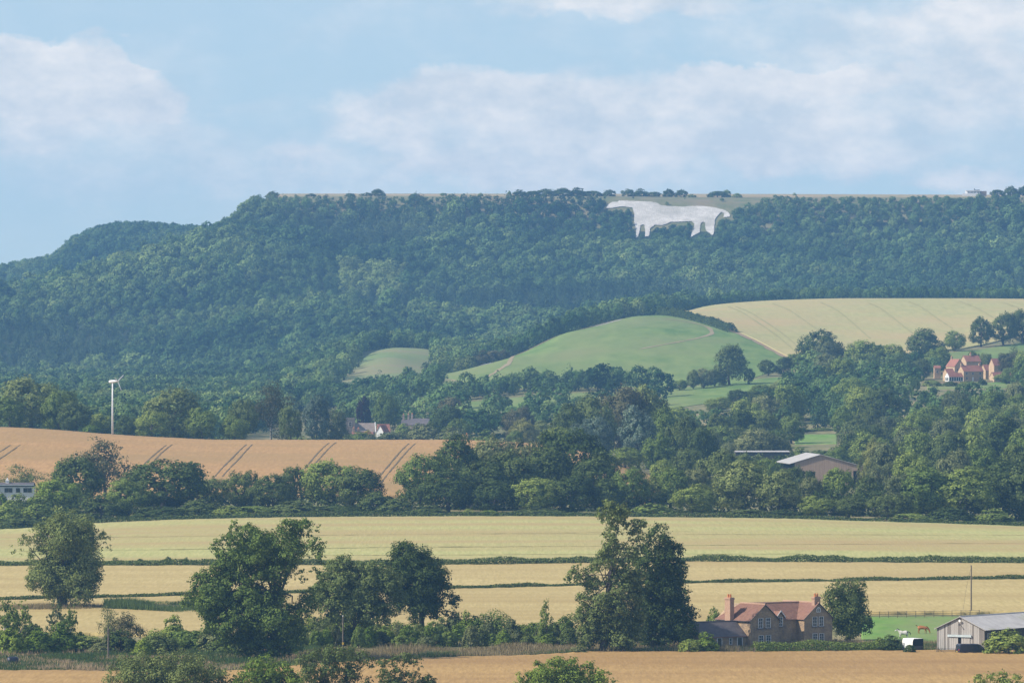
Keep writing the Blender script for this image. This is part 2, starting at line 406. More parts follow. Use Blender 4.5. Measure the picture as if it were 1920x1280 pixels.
_d = [-400, 0, 60, 200, 450, 700, 1090] + sorted(ROWS)
_z = [np.full(len(PXC), z) for z in (-1.0, -2.2, -8, -28, -49, -52, -52)]
for d in sorted(ROWS):
    p = np.array(ROWS[d], float)
    _z.append((CY - pchip(p[:, 0], p[:, 1], PXC)) / F * d)
_z = np.array(_z)
ZT = np.array([pchip(_d, _z[:, j], DD) for j in range(len(PXC))]).T        # [d, px]


def fbm(x, y, seed=0, octv=4):
    r = np.random.default_rng(seed); s = 0; a = 1.0
    for o in range(octv):
        k = r.uniform(-1, 1, (5, 2)); k /= np.linalg.norm(k, axis=1)[:, None]; ph = r.uniform(0, 6.28, 5)
        for i in range(5):
            s = s + a * .4 * np.sin((x * k[i, 0] + y * k[i, 1]) * 2 ** o * r.uniform(.8, 1.25) + ph[i])
        a *= .5
    return s


def _undulate():
    g_d, g_p = np.meshgrid(DD, PXC, indexing='ij')
    gx = (g_p - CX) / F * g_d
    w = np.clip((g_d - 4200) / 150, 0, 1) * np.clip((4985 - g_d) / 60, 0, 1)
    w2 = np.clip((g_d - 5450) / 150, 0, 1) * np.clip((5950 - g_d) / 60, 0, 1) * np.clip((440 - g_p) / 60, 0, 1)
    return (fbm(gx / 55.0, g_d / 75.0, 3) * 3.4 + fbm(gx / 26.0, g_d / 90.0, 13, 2) * 2.6) * (w + w2)


ZT = ZT + _undulate()


def hgt(px, d):
    """ground height at photo column px and distance d (arrays)"""
    px = np.clip(np.asarray(px, float), PXC[0], PXC[-1]); d = np.clip(np.asarray(d, float), DD[0], DD[-1])
    a = (px - PXC[0]) / 10.0; b = (d - DD[0]) / 4.0
    i = np.clip(a.astype(int), 0, len(PXC) - 2); j = np.clip(b.astype(int), 0, len(DD) - 2)
    a = a - i; b = b - j
    return (ZT[j, i] * (1 - a) + ZT[j, i + 1] * a) * (1 - b) + (ZT[j + 1, i] * (1 - a) + ZT[j + 1, i + 1] * a) * b


def gz(px, d): return float(hgt(np.array([px]), np.array([d]))[0])


def colx(px, d): return (px - CX) / F * d


def gpt(px, d, up=0.0): return Vector((colx(px, d), d, gz(px, d) + up))


def gxy(x, y, up=0.0): return Vector((x, y, gz(CX + x / y * F, y) + up))


def row_of(px, d, up=0.0): return CY - (hgt(px, d) + up) / d * F


def d_at(px, py, d0, d1):
    ds = np.arange(d0, d1 + .5, 1.0)
    rows = row_of(np.full(len(ds), float(px)), ds)
    k = np.nonzero(rows <= py)[0]
    return float(ds[k[0]]) if len(k) else float(ds[np.argmin(np.abs(rows - py))])


def build_ground():
    ds = np.concatenate([np.arange(-400, 1000, 50), np.arange(1000, 2200, 12), np.arange(2200, 4200, 20), np.arange(4200, 5200, 8), np.arange(5200, 6100, 25), np.arange(6100, 7501, 100)]).astype(float)
    s = np.linspace(-1, 1, 281)
    half = 420 + np.maximum(ds, 0) * .148
    x = s[None, :] * half[:, None]
    d = np.repeat(ds[:, None], len(s), 1)
    px = np.where(d > 400, CX + x / np.maximum(d, 400) * F, CX + x / 400 * F)
    z = hgt(px, d)
    v = np.stack([x, d, z], -1).reshape(-1, 3)
    n, m = len(ds), len(s)
    idx = np.arange(n * m).reshape(n, m)
    q = np.stack([idx[:-1, :-1], idx[:-1, 1:], idx[1:, 1:], idx[1:, :-1]], -1).reshape(-1, 4)
    me = mesh_np('ground', v, q, smooth=True)
    cd = d[:-1, :-1].ravel(); cp = px[:-1, :-1].ravel(); cr = CY - z[:-1, :-1].ravel() / np.maximum(cd, 1) * F
    mi = np.zeros(len(q), np.int32)
    mi[cd > 3600] = 1
    brow = (cd > 5030) & (cd < 5140) & (cp > 500); mi[brow] = 3
    mi[(cd > 5010) & (cd < 5140) & (cp > 1110) & (cp < 1440)] = 3
    mi[(cd >= 5140) & (cp > 470)] = 2
    me.polygons.foreach_set('material_index', mi)
    o = link('ground', me, None, [M['grass'], M['wood_floor'], M['moor'], M['brow']])
    tag(o, 'rough grassy valley floor and wooded hillside ground', None, kind='structure')
    return o


build_ground()


def interp(pts, px):
    p = np.array(pts, float); return np.interp(px, p[:, 0], p[:, 1])


def field(name, px0, px1, near, far, mat, height, label, nx=160, nd=60, wob=1.0, clump=0.0):
    """a crop or pasture standing `height` above the ground between two distance curves"""
    pxs = np.linspace(px0, px1, nx)
    dn, df = interp(near, pxs), interp(far, pxs)
    w = fbm(pxs / 23.0, pxs * 0, sum(map(ord, name)) % 97, 4) * wob
    dn = dn + w; df = np.maximum(df + fbm(pxs / 17.0, pxs * 0, 5, 3) * wob * .5, dn + .5)
    t = np.linspace(0, 1, nd)
    d = dn[None, :] + (df - dn)[None, :] * t[:, None]
    P = np.repeat(pxs[None, :], nd, 0)
    z = hgt(P, d)
    x = colx(P, d)
    jit = (rng.random(z.shape) - .5) * clump
    top = np.stack([x, d, z + height + jit], -1).reshape(-1, 3)
    idx = np.arange(nx * nd).reshape(nd, nx)
    q = [np.stack([idx[:-1, :-1], idx[:-1, 1:], idx[1:, 1:], idx[1:, :-1]], -1).reshape(-1, 4)]
    ring = np.concatenate([idx[0, :], idx[1:, -1], idx[-1, -2::-1], idx[-2:0:-1, 0]])
    low = top[ring].copy(); low[:, 2] -= height + .3
    base = len(top); k = np.arange(len(ring)); k2 = np.roll(k, -1)
    q.append(np.stack([ring[k], base + k, base + k2, ring[k2]], -1))
    me = mesh_np(name, np.concatenate([top, low]), np.concatenate(q))
    o = link(name, me, None, [mat])
    tag(o, label, None, kind='structure')
    return o


def strip(name, pts, width, mat, up, parent=None, n=40, kind='structure', label=None, both=False):
    """a ribbon laid along ground points (px, d)"""
    p = np.array(pts, float); s = np.linspace(0, 1, len(p)); t = np.linspace(0, 1, n)
    px = pchip(s, p[:, 0], t) if len(p) > 2 else np.interp(t, s, p[:, 0])
    d = pchip(s, p[:, 1], t) if len(p) > 2 else np.interp(t, s, p[:, 1])
    x = colx(px, d); tx, ty = np.gradient(x), np.gradient(d)
    l = np.hypot(tx, ty); nx_, ny_ = -ty / l, tx / l
    wv = width * (1 + .35 * fbm(t * 40, t * 0, 11, 3))
    v = []
    for sgn in (-.5, .5):
        xx, yy = x + nx_ * wv * sgn, d + ny_ * wv * sgn
        v.append(np.stack([xx, yy, hgt(CX + xx / yy * F, yy) + up], -1))
    v = np.concatenate(v); k = np.arange(n - 1)
    me = mesh_np(name, v, np.stack([k, k + 1, n + k + 1, n + k], -1))
    o = link(name, me, parent, [mat])
    if kind and parent is None: tag(o, label, None, kind=kind)
    return o


def dl(pts, d0, d1): return [(p, d_at(p, y, d0, d1)) for p, y in pts]


# ---- fields, front to back
near_far = dl([(-300, 1262), (150, 1262), (330, 1266), (450, 1262), (560, 1252), (690, 1243), (800, 1238), (1000, 1233), (1100, 1227), (1400, 1226), (1920, 1223), (2300, 1223)], 800, 1090)
field('wheat_field', -300, 2300, [(-300, 740), (2300, 740)], near_far, M['near_wheat'], .55, 'ripe orange wheat field along the bottom edge in front of the house', 260, 90, 1.2, .12)
field('paddock', 1615, 1830, [(1615, 1082), (1830, 1082)], [(1615, 1196), (1830, 1196)], M['pasture'], .1, 'bright green horse paddock between the house and the grey barn', 60, 40, .6)
s1_far = dl([(-500, 1134), (0, 1130), (430, 1120), (860, 1108), (1060, 1103), (1300, 1098), (1920, 1090), (2400, 1086)], 1150, 1400)
field('stubble_field', -500, 2400, [(-500, 1128), (330, 1128), (700, 1150), (1300, 1158), (1600, 1203), (2400, 1206)], s1_far, M['strip_wheat'], .55, 'tan wheat strip behind the house and the horse paddock', 240, 40, 1.0, .1)
s2_near = [(p, d + 5) for p, d in s1_far]
s2_far = dl([(-500, 1066), (0, 1065), (860, 1063), (1300, 1057), (1920, 1060), (2400, 1062)], 1150, 1500)
field('middle_field', -500, 2400, s2_near, s2_far, M['strip_wheat'], .55, 'narrow tan wheat strip between the two low hedges', 240, 40, 1.0, .1)
s3_near = [(p, d + 6) for p, d in s2_far]
BF = field('barley_field', -500, 2500, s3_near, [(-500, 1596), (2500, 1596)], M['barley'], .6, 'wide pale green barley field in front of the dark tree belt', 240, 70, 1.0, .1)
o_far = [(-400, 2004), (300, 2006), (900, 2006), (1000, 2004), (1150, 1990), (1250, 1960)]
for k, (pa, ya, pb, yb_) in enumerate(((-200, 1010, 1300, 996), (300, 1030, 2100, 1016), (-300, 1037, 900, 1024), (900, 1000, 2300, 1004), (560, 1041, 1500, 1038))):
    strip('wheel_track', [(p, d_at(p, ya + (yb_ - ya) * (p - pa) / (pb - pa) + 5, 1412, 1594)) for p in np.linspace(pa, pb, 9)], .7, M['barley_track'], .70, BF, 60)
orange = field('orange_field', -400, 1250, [(-400, 1722), (1250, 1722)], o_far, M['orange_wheat'], .6, 'sloping orange wheat field with paired wheel tracks below the wind turbine', 240, 80, 1.0, .1)
for pts in ([(255, 887), (285, 856), (312, 834)], [(280, 874), (300, 852), (323, 833)], [(403, 893), (432, 862), (462, 833)], [(417, 893), (446, 862), (473, 833)],
            [(566, 884), (590, 856), (617, 830)], [(580, 880), (604, 854), (630, 829)], [(706, 900), (737, 862), (767, 831)], [(711, 909), (746, 866), (779, 831)], [(-40, 872), (-5, 850), (20, 834)], [(-22, 874), (12, 852), (38, 834)]):
    strip('wheel_track', dl([(p, y + 4) for p, y in pts], 1722, 1999), .42, M['track'], .68, orange)
g_far = [(822, 3335), (960, 3400), (1080, 3470), (1160, 3545), (1215, 3625), (1245, 3640)] + dl([(1300, 600), (1340, 610), (1375, 622), (1420, 642), (1472, 669)], 3050, 3700)
field('green_hill', 822, 1472, [(822, 3240), (900, 3080), (1000, 3020), (1200, 2990), (1380, 3000), (1472, 3120)], g_far, M['hill_pasture'], .12, 'smooth green pasture hill in the centre below the woods', 140, 90, 2)
yb = dl([(1284, 583), (1300, 588), (1340, 604), (1378, 622), (1420, 642), (1475, 671)], 3050, 3800)
y_near = [(p, d + 8) for p, d in yb] + [(1560, 3190), (1800, 3300), (1920, 3420), (2500, 3500)]
y_far = [(1284, 3740), (1310, 3830), (1360, 3900), (1500, 3915), (2500, 3915)]
yellow = field('hill_barley_field', 1284, 2500, y_near, y_far, M['hill_barley'], .6, 'pale yellow barley field on the rounded hill with curved wheel tracks', 200, 90, 2)
for pts in ([(1366, 577), (1420, 606), (1465, 638), (1492, 662)], [(1380, 577), (1436, 606), (1480, 638), (1506, 662)], [(1449, 571), (1490, 590), (1530, 618)], [(1539, 569), (1590, 600), (1632, 637)], [(1629, 570), (1670, 594), (1710, 626)],
            [(1704, 567), (1745, 590), (1786, 618)], [(1800, 567), (1850, 590), (1900, 620)], [(1883, 570), (1925, 586), (1960, 605)]):
    strip('wheel_track', dl(pts, 3150, 3905), 1.1, M['hill_track'], .75, yellow)
field('clearing', 622, 818, [(622, 3300), (818, 3300)], [(622, 3480), (660, 3590), (700, 3690), (745, 3752), (806, 3750), (818, 3700)], M['clearing'], .12, 'brownish grass clearing in the woods left of the green hill', 60, 40, 4)
field('hamlet_meadow', 1760, 2100, [(1760, 3170), (2100, 3170)], [(1760, 3260), (1840, 3300), (1920, 3360), (2100, 3380)], M['hill_pasture'], .12, 'green meadow on the slope above the red roofed hamlet', 60, 30, 3)
field('lower_meadow', 1240, 1500, [(1240, 2740), (1330, 2790), (1400, 2860), (1500, 2890)], [(1240, 2960), (1500, 3060)], M['hill_pasture'], .12, 'green meadow strip in front of the lone round tree', 60, 30, 3)
field('village_meadow', 850, 1190, [(850, 2850), (1190, 2850)], [(850, 2960), (1190, 2960)], M['hill_pasture'], .12, 'thin green meadow seen between hedgerows below the green hill', 60, 20, 3)
field('barn_meadow', 1490, 1570, [(1490, 2390), (1570, 2390)], [(1490, 2470), (1570, 2470)], M['pasture'], .12, 'small bright green meadow behind the timber barn', 30, 12, 2)
# paths and bare edges on the hill
strip('path', dl([(912, 708), (935, 694), (955, 680), (962, 668)], 3000, 3450), 2.6, M['path'], .25, label='pale trodden path climbing the left foot of the green hill')
strip('path', dl([(1248, 598), (1300, 606), (1330, 616), (1335, 625), (1310, 634), (1270, 642), (1200, 655)], 3050, 3640), 2.2, M['path'], .25, label='brown track looping over the top of the green hill')
strip('bare_edge', [(p, d + 2) for p, d in yb[2:]], 5, M['edge_soil'], .35, label='brown bare strip between green hill and yellow barley')
strip('bare_edge', [(960, 3392), (1010, 3425), (1060, 3455), (1115, 3505)], 6, M['edge_soil'], .3, label='brown bare crest on the left shoulder of the green hill')
strip('chalk_line', [(1115, 3490), (1165, 3535)], 3, M['chalk'], .25, n=12, label='short white chalk line near the crest of the green hill')
strip('chalk_line', dl([(893, 683), (918, 682)], 3000, 3450), 6, M['chalk'], .25, n=12, label='short white chalk line below the bronze bushes')

# ------------------------------------------------------------------ foliage makers
def cards(P, Nrm, size, r, aspect=1.0):
    """leaf-clump quads at points P facing roughly along Nrm"""
    n = len(P)
    Nn = Nrm + r.normal(0, .42, (n, 3)); Nn /= np.linalg.norm(Nn, axis=1)[:, None] + 1e-9
    T = np.cross(Nn, r.normal(0, 1, (n, 3))); T /= np.linalg.norm(T, axis=1)[:, None] + 1e-9
    B = np.cross(Nn, T)
    s = (size * r.uniform(.55, 1.35, n))[:, None]
    a = r.uniform(.55, 1.0, n)[:, None] * aspect
    bend = Nn * s * r.uniform(-.25, .25, n)[:, None]
    V = np.stack([P - T * s * .5, P - B * s * a * .5 + bend, P + T * s * .5, P + B * s * a * .5 + bend], 1).reshape(-1, 3)
    return V, np.arange(n * 4).reshape(n, 4)


def blob_leaves(blobs, n, r, sub=14, spread=.34, shell=(.45, 1.0)):
    """points on leaf clumps spread over the blobs (x, y, z, r)"""
    b = np.asarray(blobs, float)
    w = b[:, 3] ** 2; w /= w.sum()
    clP, clN, clR = [], [], []
    ncl = max(8, int(len(b) * sub))
    pick = r.choice(len(b), ncl, p=w)
    dirs = r.normal(0, 1, (ncl, 3)); dirs[:, 2] += .25; dirs /= np.linalg.norm(dirs, axis=1)[:, None]
    rad = b[pick, 3] * (shell[0] + (shell[1] - shell[0]) * np.sqrt(r.random(ncl)))
    cp = b[pick, :3] + dirs * rad[:, None]; cr = b[pick, 3] * spread * r.uniform(.6, 1.3, ncl)
    k = r.choice(ncl, n, p=cr ** 2 / (cr ** 2).sum())
    off = r.normal(0, 1, (n, 3)); off /= np.linalg.norm(off, axis=1)[:, None]
    off *= (r.random(n) ** .45)[:, None]; off[:, 2] *= .75
    P = cp[k] + off * cr[k][:, None]
    Nn = dirs[k] * .9 + off * .7 + np.array([0, 0, .25])
    return P, Nn


def trunk_mesh(name, H, rad, targets, r, lean=(0, 0), z0=-.3, fork=.5, sides=7):
    mb = MB()
    top = Vector((lean[0], lean[1], H * fork))
    pts = [Vector((0, 0, z0)), Vector((lean[0] * .2 + r.normal(0, .02) * H, lean[1] * .2, H * fork * .35)), Vector((lean[0] * .6, lean[1] * .6 + r.normal(0, .02) * H, H * fork * .7)), top]
    mb.tube(pts, [rad * 1.35, rad, rad * .8, rad * .6], sides)
    for t in targets:
        t = Vector(t)
        s = r.uniform(.25, .95)
        a = pts[1].lerp(pts[3], s)
        mid = a.lerp(t, .5) + Vector((r.normal(0, .04) * H, r.normal(0, .04) * H, r.uniform(.0, .05) * H))
        mb.tube([a, mid, t], [rad * .28, rad * .14, rad * .04], 5, False)
    me = bpy.data.meshes.new(name); me.from_pydata(mb.v, [], mb.f); me.update(); me.shade_smooth()
    me.materials.append(M['bark'])
    return me


def dome_crown(shape, n, nb, r, spread):
    """rounded crown: leaf masses set over an uneven dome, leaves mostly on the outside of each mass"""
    ax = {'broad': np.array([.40, .40, .45]), 'tall': np.array([.40, .40, .47]), 'bush': np.array([.40, .40, .80])}[shape]
    c0 = np.array([0, 0, {'broad': .53, 'tall': .52, 'bush': .10}[shape]])
    i = np.arange(nb) + .5
    zlo = {'broad': -.85, 'tall': -.9, 'bush': -.05}[shape]
    z = zlo + (1 - zlo) * i / nb; a = i * 2.39996 + r.uniform(0, 6.28)
    q = np.sqrt(np.maximum(1 - z * z, 0))
    dirs = np.stack([q * np.cos(a), q * np.sin(a), z], 1) + r.normal(0, .16, (nb, 3)); dirs /= np.linalg.norm(dirs, axis=1)[:, None]
    k = r.uniform(.52, .86, nb)[:, None]
    if shape == 'tall': k = k * np.where(dirs[:, 2:3] > .2, 1 - .25 * np.abs(dirs[:, 2:3]), 1)
    cen = c0 + dirs * ax * k
    rad = r.uniform(.13, .215, nb)
    bl = np.concatenate([cen, rad[:, None]], 1)
    w = rad ** 2 / (rad ** 2).sum()
    ncl = nb * 16
    pick = r.choice(nb, ncl, p=w)
    d = r.normal(0, 1, (ncl, 3)); d /= np.linalg.norm(d, axis=1)[:, None]
    flip = (d * dirs[pick]).sum(1) < -.15
    d[flip] *= -1
    cp = cen[pick] + d * (rad[pick] * (.55 + .45 * np.sqrt(r.random(ncl))))[:, None]
    cr = rad[pick] * spread * r.uniform(.6, 1.3, ncl)
    m = r.choice(ncl, n, p=cr ** 2 / (cr ** 2).sum())
    off = r.normal(0, 1, (n, 3)); off /= np.linalg.norm(off, axis=1)[:, None]; off *= (r.random(n) ** .45)[:, None]
    P = cp[m] + off * cr[m][:, None]
    crown_n = (P - c0) / ax; crown_n /= np.linalg.norm(crown_n, axis=1)[:, None] + 1e-6
    Nn = d[m] * .75 + off * .35 + crown_n * .65
    P[:, 2] = np.maximum(P[:, 2], .005)
    return P, Nn, bl


def proto(name, seed, shape='broad', n=5200, leaf=.042, nb=22, mat='mid', trunk=True, spread=.34, fill=1.0):
    """unit tree: height 1, width 1"""
    r = np.random.default_rng(seed)
    if shape in ('broad', 'tall', 'bush'):
        P, Nn, bl = dome_crown(shape, n, nb, r, spread)
    else:
        bl = []
        for i in range(nb):
            d = r.normal(0, 1, 3); d /= np.linalg.norm(d)
            k = r.uniform(.35, 1.0)
            if shape == 'sparse':
                c = np.array([0, 0, .56]) + d * np.array([.37, .37, .36]) * k; rr = r.uniform(.07, .14)
            elif shape == 'birch':
                z = r.uniform(.2, .95); w = .36 * (1 - z) ** .6 + .02
                a = r.uniform(0, 6.28); c = np.array([math.cos(a) * w * k, math.sin(a) * w * k, z]); rr = .05 + .12 * (1 - z)
            elif shape == 'conifer':
                z = (i + .5) / nb; w = .42 * (1 - z) ** .9
                a = r.uniform(0, 6.28); c = np.array([math.cos(a) * w * .55, math.sin(a) * w * .55, .08 + z * .88]); rr = .05 + .19 * (1 - z)
            bl.append((*c, rr))
        bl = np.array(bl)
        P, Nn = blob_leaves(bl, n, r, spread=spread)
        for a in (0, 1): P[:, a] *= 1.0 / (np.percentile(P[:, a], 99) - np.percentile(P[:, a], 1))
        z0 = {'sparse': .10, 'birch': .02, 'conifer': .02}[shape]
        zb, zt = np.percentile(P[:, 2], 1), np.percentile(P[:, 2], 99)
        P[:, 2] = np.maximum(z0 * .3, z0 + (P[:, 2] - zb) / (zt - zb) * (1 - z0))
    V, Q = cards(P, Nn, leaf, r)
    cm = mesh_np(name + '_crown', V, Q); cm.materials.append(M[mat])
    tm = None
    if trunk:
        tg = bl[r.choice(len(bl), min(10, len(bl)), replace=False), :3]
        tm = trunk_mesh(name + '_trunk', 1.0, .030 if shape != 'bush' else .022, tg, r, z0=-.06, fork=.5, sides=6)
    return cm, tm


PROTO = {
    'broad': [proto('broad_tree', 11 + i, 'broad', 9500, .037, nb=30) for i in range(5)],
    'tall': [proto('tall_tree', 31 + i, 'tall', 8200, .036, nb=26) for i in range(3)],
    'sparse': [proto('sparse_tree', 51 + i, 'sparse', 4200, .034, nb=26, spread=.5) for i in range(2)],
    'bush': [proto('bush', 71 + i, 'bush', 3600, .058, nb=20) for i in range(4)],
    'birch': [proto('birch', 91 + i, 'birch', 4200, .050, nb=30) for i in range(2)],
    'conifer': [proto('conifer', 95 + i, 'conifer', 2600, .045, nb=20) for i in range(1)],
}
_count = {}


def crown_top(px, top, d): return (CY - top) / F * d - gz(px, d)


def tree(kind, px, top, wpx, d, mat, label, group=None, cat='tree', name=None, lean=0.0, bark=None, h=None):
    """one tree of a kind: photo column, row of its top, width in photo px, distance"""
    k = _count.get(kind, 0); _count[kind] = k + 1
    cm, tm = PROTO[kind][k % len(PROTO[kind])]
    H = h if h else max(crown_top(px, top, d), 1.2)
    Wd = wpx / F * d
    nm = name or {'bush': 'shrub', 'birch': 'birch_tree', 'conifer': 'conifer_tree'}.get(kind, 'broadleaf_tree')
    root = empty(nm, gpt(px, d), rng.uniform(0, 6.28), (Wd, Wd * rng.uniform(.85, 1.1), H))
    if lean: root.rotation_euler[0] = lean
    tag(root, label, cat, group)
    c = link('crown', cm, root)
    c.material_slots[0].link = 'OBJECT'; c.material_slots[0].material = M[mat]
    if tm is not None:
        t = link('trunk', tm, root)
        if bark: t.material_slots[0].link = 'OBJECT'; t.material_slots[0].material = M[bark]
    return root


def hero(name, base_px, d, blobs, mat, label, leaf=.30, dens=1.0, trunk_w=.55, lean=(0, 0), seed=1, sparse=(), depth=.36, fork=.45, bark='bark', sub=24, limbs=16):
    """a tree traced limb by limb: blobs are (px, py, radius px) of its leaf masses"""
    r = np.random.default_rng(seed)
    sc = d / F
    base = gpt(base_px, d)
    b = np.array(blobs, float)
    x = (b[:, 0] - base_px) * sc; z = (CY - b[:, 1]) * sc - base.z; rr = b[:, 2] * sc * 1.15
    hw = max(abs(x).max(), 2.0)
    y = r.uniform(-1, 1, len(b)) * depth * hw * np.sqrt(np.clip(1.1 - (x / (hw * 1.1)) ** 2, .1, 1))
    bl = np.stack([x, y, np.maximum(z, rr * .5), rr], 1)
    # a second set of masses at other depths fills the body of the crown
    b2 = bl.copy(); b2[:, 1] = -b2[:, 1] * .85 + r.normal(0, .5, len(b)); b2[:, 0] += r.normal(0, .35, len(b)); b2[:, 3] *= .92
    allb = np.concatenate([bl, b2])
    leaf *= 1.2
    n = int((allb[:, 3] ** 2).sum() * 3.14 / leaf ** 2 * 9.5 * dens)
    P, Nn = blob_leaves(allb, n, r, sub=sub, spread=.42)
    P[:, 2] = np.maximum(P[:, 2], .15)
    V, Q = cards(P, Nn, leaf, r)
    root = empty(name, base)
    tag(root, label, 'tree')
    link('crown', mesh_np(name + '_crown', V, Q), root, [M[mat]])
    big = bl[np.argsort(-bl[:, 3] * r.uniform(.5, 1, len(bl)))[:limbs], :3]
    link('trunk', trunk_mesh(name + '_trunk', float(bl[:, 2].max()), trunk_w, [tuple(p) for p in big], r, lean, fork=fork), root).material_slots[0].link = 'OBJECT'
    root.children[-1].material_slots[0].material = M[bark]
    return root


hero('oak_tree', 120, 1222, [(128, 972, 20), (100, 985, 18), (155, 985, 20), (75, 1003, 18), (48, 1015, 13), (36, 1030, 9), (180, 1000, 13), (195, 1015, 13), (201, 1027, 7), (120, 1008, 28), (155, 1018, 26),
     (90, 1035, 20), (125, 1042, 28), (165, 1050, 24), (65, 1035, 12), (80, 1080, 26), (110, 1090, 28), (150, 1085, 30), (175, 1092, 15), (100, 1115, 17), (152, 1112, 19), (68, 1088, 17), (130, 1118, 15), (110, 962, 12), (60, 1050, 9), (185, 1075, 10)],
     'olive', 'tall oak with a thick short trunk standing alone in the wheat beside a grass strip', leaf=.30, dens=.85, trunk_w=.85, seed=3, fork=.42, limbs=22)
hero('ash_tree', 512, 1040, [(440, 990, 12), (425, 1010, 15), (405, 1025, 13), (470, 1000, 18), (490, 1015, 20), (545, 995, 19), (570, 990, 16), (592, 990, 7), (530, 1010, 18), (500, 1030, 24), (460, 1035, 24), (555, 1030, 20), (430, 1050, 22), (597, 1045, 14),
     (480, 1065, 27), (520, 1070, 25), (400, 1080, 20), (380, 1095, 20), (440, 1095, 25), (565, 1080, 12), (590, 1075, 11), (360, 1125, 16), (345, 1132, 9), (395, 1130, 24), (430, 1135, 24), (470, 1125, 26), (510, 1120, 22), (545, 1150, 18), (480, 1160, 30), (520, 1165, 28),
     (555, 1180, 18), (440, 1165, 21), (470, 1195, 28), (530, 1200, 26), (555, 1208, 14), (440, 1205, 20), (500, 1215, 22), (602, 1100, 10), (583, 1108, 9), (415, 1195, 18), (385, 1125, 22), (410, 1110, 22), (400, 1150, 22), (425, 1065, 20), (450, 1010, 16), (510, 1045, 22), (575, 1130, 18), (570, 1160, 18), (540, 1050, 20), (590, 1020, 14), (420, 1170, 20), (395, 1175, 14)],
     'mid', 'very large spreading ash tree with open broken crown left of the centre', leaf=.30, dens=.95, trunk_w=.9, lean=(1.2, 0), seed=5, fork=.55, limbs=30)
hero('maple_tree', 665, 1095, [(630, 1065, 20), (650, 1055, 15), (665, 1075, 21), (700, 1085, 25), (640, 1095, 26), (610, 1105, 20), (670, 1115, 30), (720, 1110, 24), (600, 1130, 20), (640, 1138, 26), (690, 1142, 26), (740, 1120, 17), (735, 1092, 19), (715, 1070, 16), (610, 1080, 14), (600, 1110, 16), (620, 1150, 20), (720, 1150, 20)],
     'olive', 'yellow green bushy maple between the big ash and the dark round oak', leaf=.30, dens=1.0, trunk_w=.4, seed=6)
hero('round_oak_tree', 790, 1118, [(760, 1040, 23), (745, 1050, 19), (790, 1045, 19), (720, 1060, 14), (775, 1065, 29), (810, 1060, 18), (750, 1080, 25), (820, 1080, 19), (795, 1090, 31), (832, 1095, 12), (830, 1110, 19), (790, 1125, 28), (760, 1122, 22), (845, 1125, 14), (856, 1126, 8), (820, 1140, 21), (780, 1150, 18), (838, 1147, 10)],
     'dark', 'dense dark round oak at the right end of the middle tree group', leaf=.30, dens=1.0, trunk_w=.5, seed=7)
hero('lean_ash_tree', 1130, 1068, [(1145, 950, 14), (1133, 965, 12), (1165, 960, 14), (1155, 975, 16), (1150, 1000, 14), (1135, 1005, 8), (1175, 985, 8), (1195, 985, 13), (1207, 980, 9), (1190, 1005, 14), (1145, 1025, 16), (1165, 1030, 13), (1185, 1035, 13), (1140, 1045, 18), (1200, 1030, 10),
     (1085, 1060, 9), (1075, 1080, 13), (1095, 1085, 14), (1062, 1090, 7), (1110, 1095, 16), (1138, 1090, 9), (1165, 1110, 18), (1182, 1095, 18), (1100, 1120, 14), (1130, 1125, 18), (1155, 1140, 22), (1095, 1150, 17), (1120, 1165, 23), (1160, 1175, 25), (1105, 1190, 18), (1140, 1195, 19), (1170, 1203, 19), (1095, 1205, 13), (1165, 1062, 12), (1175, 1075, 14), (1160, 1085, 16), (1190, 1120, 16), (1195, 1150, 18), (1190, 1185, 18), (1120, 1060, 12), (1185, 1060, 13), (1110, 1070, 12), (1200, 1080, 12)],
     'olive', 'tall open ash with a bare forked top rising left of the house', leaf=.30, dens=.85, trunk_w=.55, lean=(1.6, 0), seed=8, fork=.62, limbs=30)
hero('sycamore_tree', 1228, 1078, [(1235, 1000, 17), (1220, 1010, 13), (1250, 1015, 15), (1225, 1030, 19), (1260, 1035, 19), (1276, 1025, 8), (1245, 1055, 21), (1281, 1060, 10), (1215, 1060, 17), (1265, 1075, 21), (1235, 1085, 23), (1286, 1095, 8), (1210, 1095, 17), (1255, 1110, 25), (1285, 1115, 12), (1225, 1125, 25),
     (1205, 1130, 15), (1270, 1140, 23), (1240, 1155, 27), (1290, 1155, 14), (1210, 1165, 21), (1275, 1175, 22), (1301, 1175, 8), (1240, 1188, 22), (1215, 1192, 17), (1280, 1192, 17), (1300, 1188, 9), (1200, 1060, 14), (1195, 1110, 16), (1200, 1200, 14), (1300, 1150, 10), (1200, 1030, 12)],
     'dark', 'dense dark sycamore beside the slate roofed wing of the house', leaf=.30, dens=.9, trunk_w=.55, seed=9)
hero('garden_tree', 1590, 1112, [(1560, 1105, 10), (1585, 1105, 17), (1610, 1100, 13), (1623, 1098, 5), (1570, 1125, 21), (1600, 1125, 21), (1615, 1130, 11), (1546, 1120, 5), (1580, 1150, 25), (1605, 1155, 23), (1626, 1150, 7), (1560, 1165, 17), (1590, 1175, 21), (1618, 1170, 16), (1631, 1180, 7)],
     'dark', 'drooping green tree behind the right gable of the house', leaf=.28, dens=.85, trunk_w=.35, seed=10)
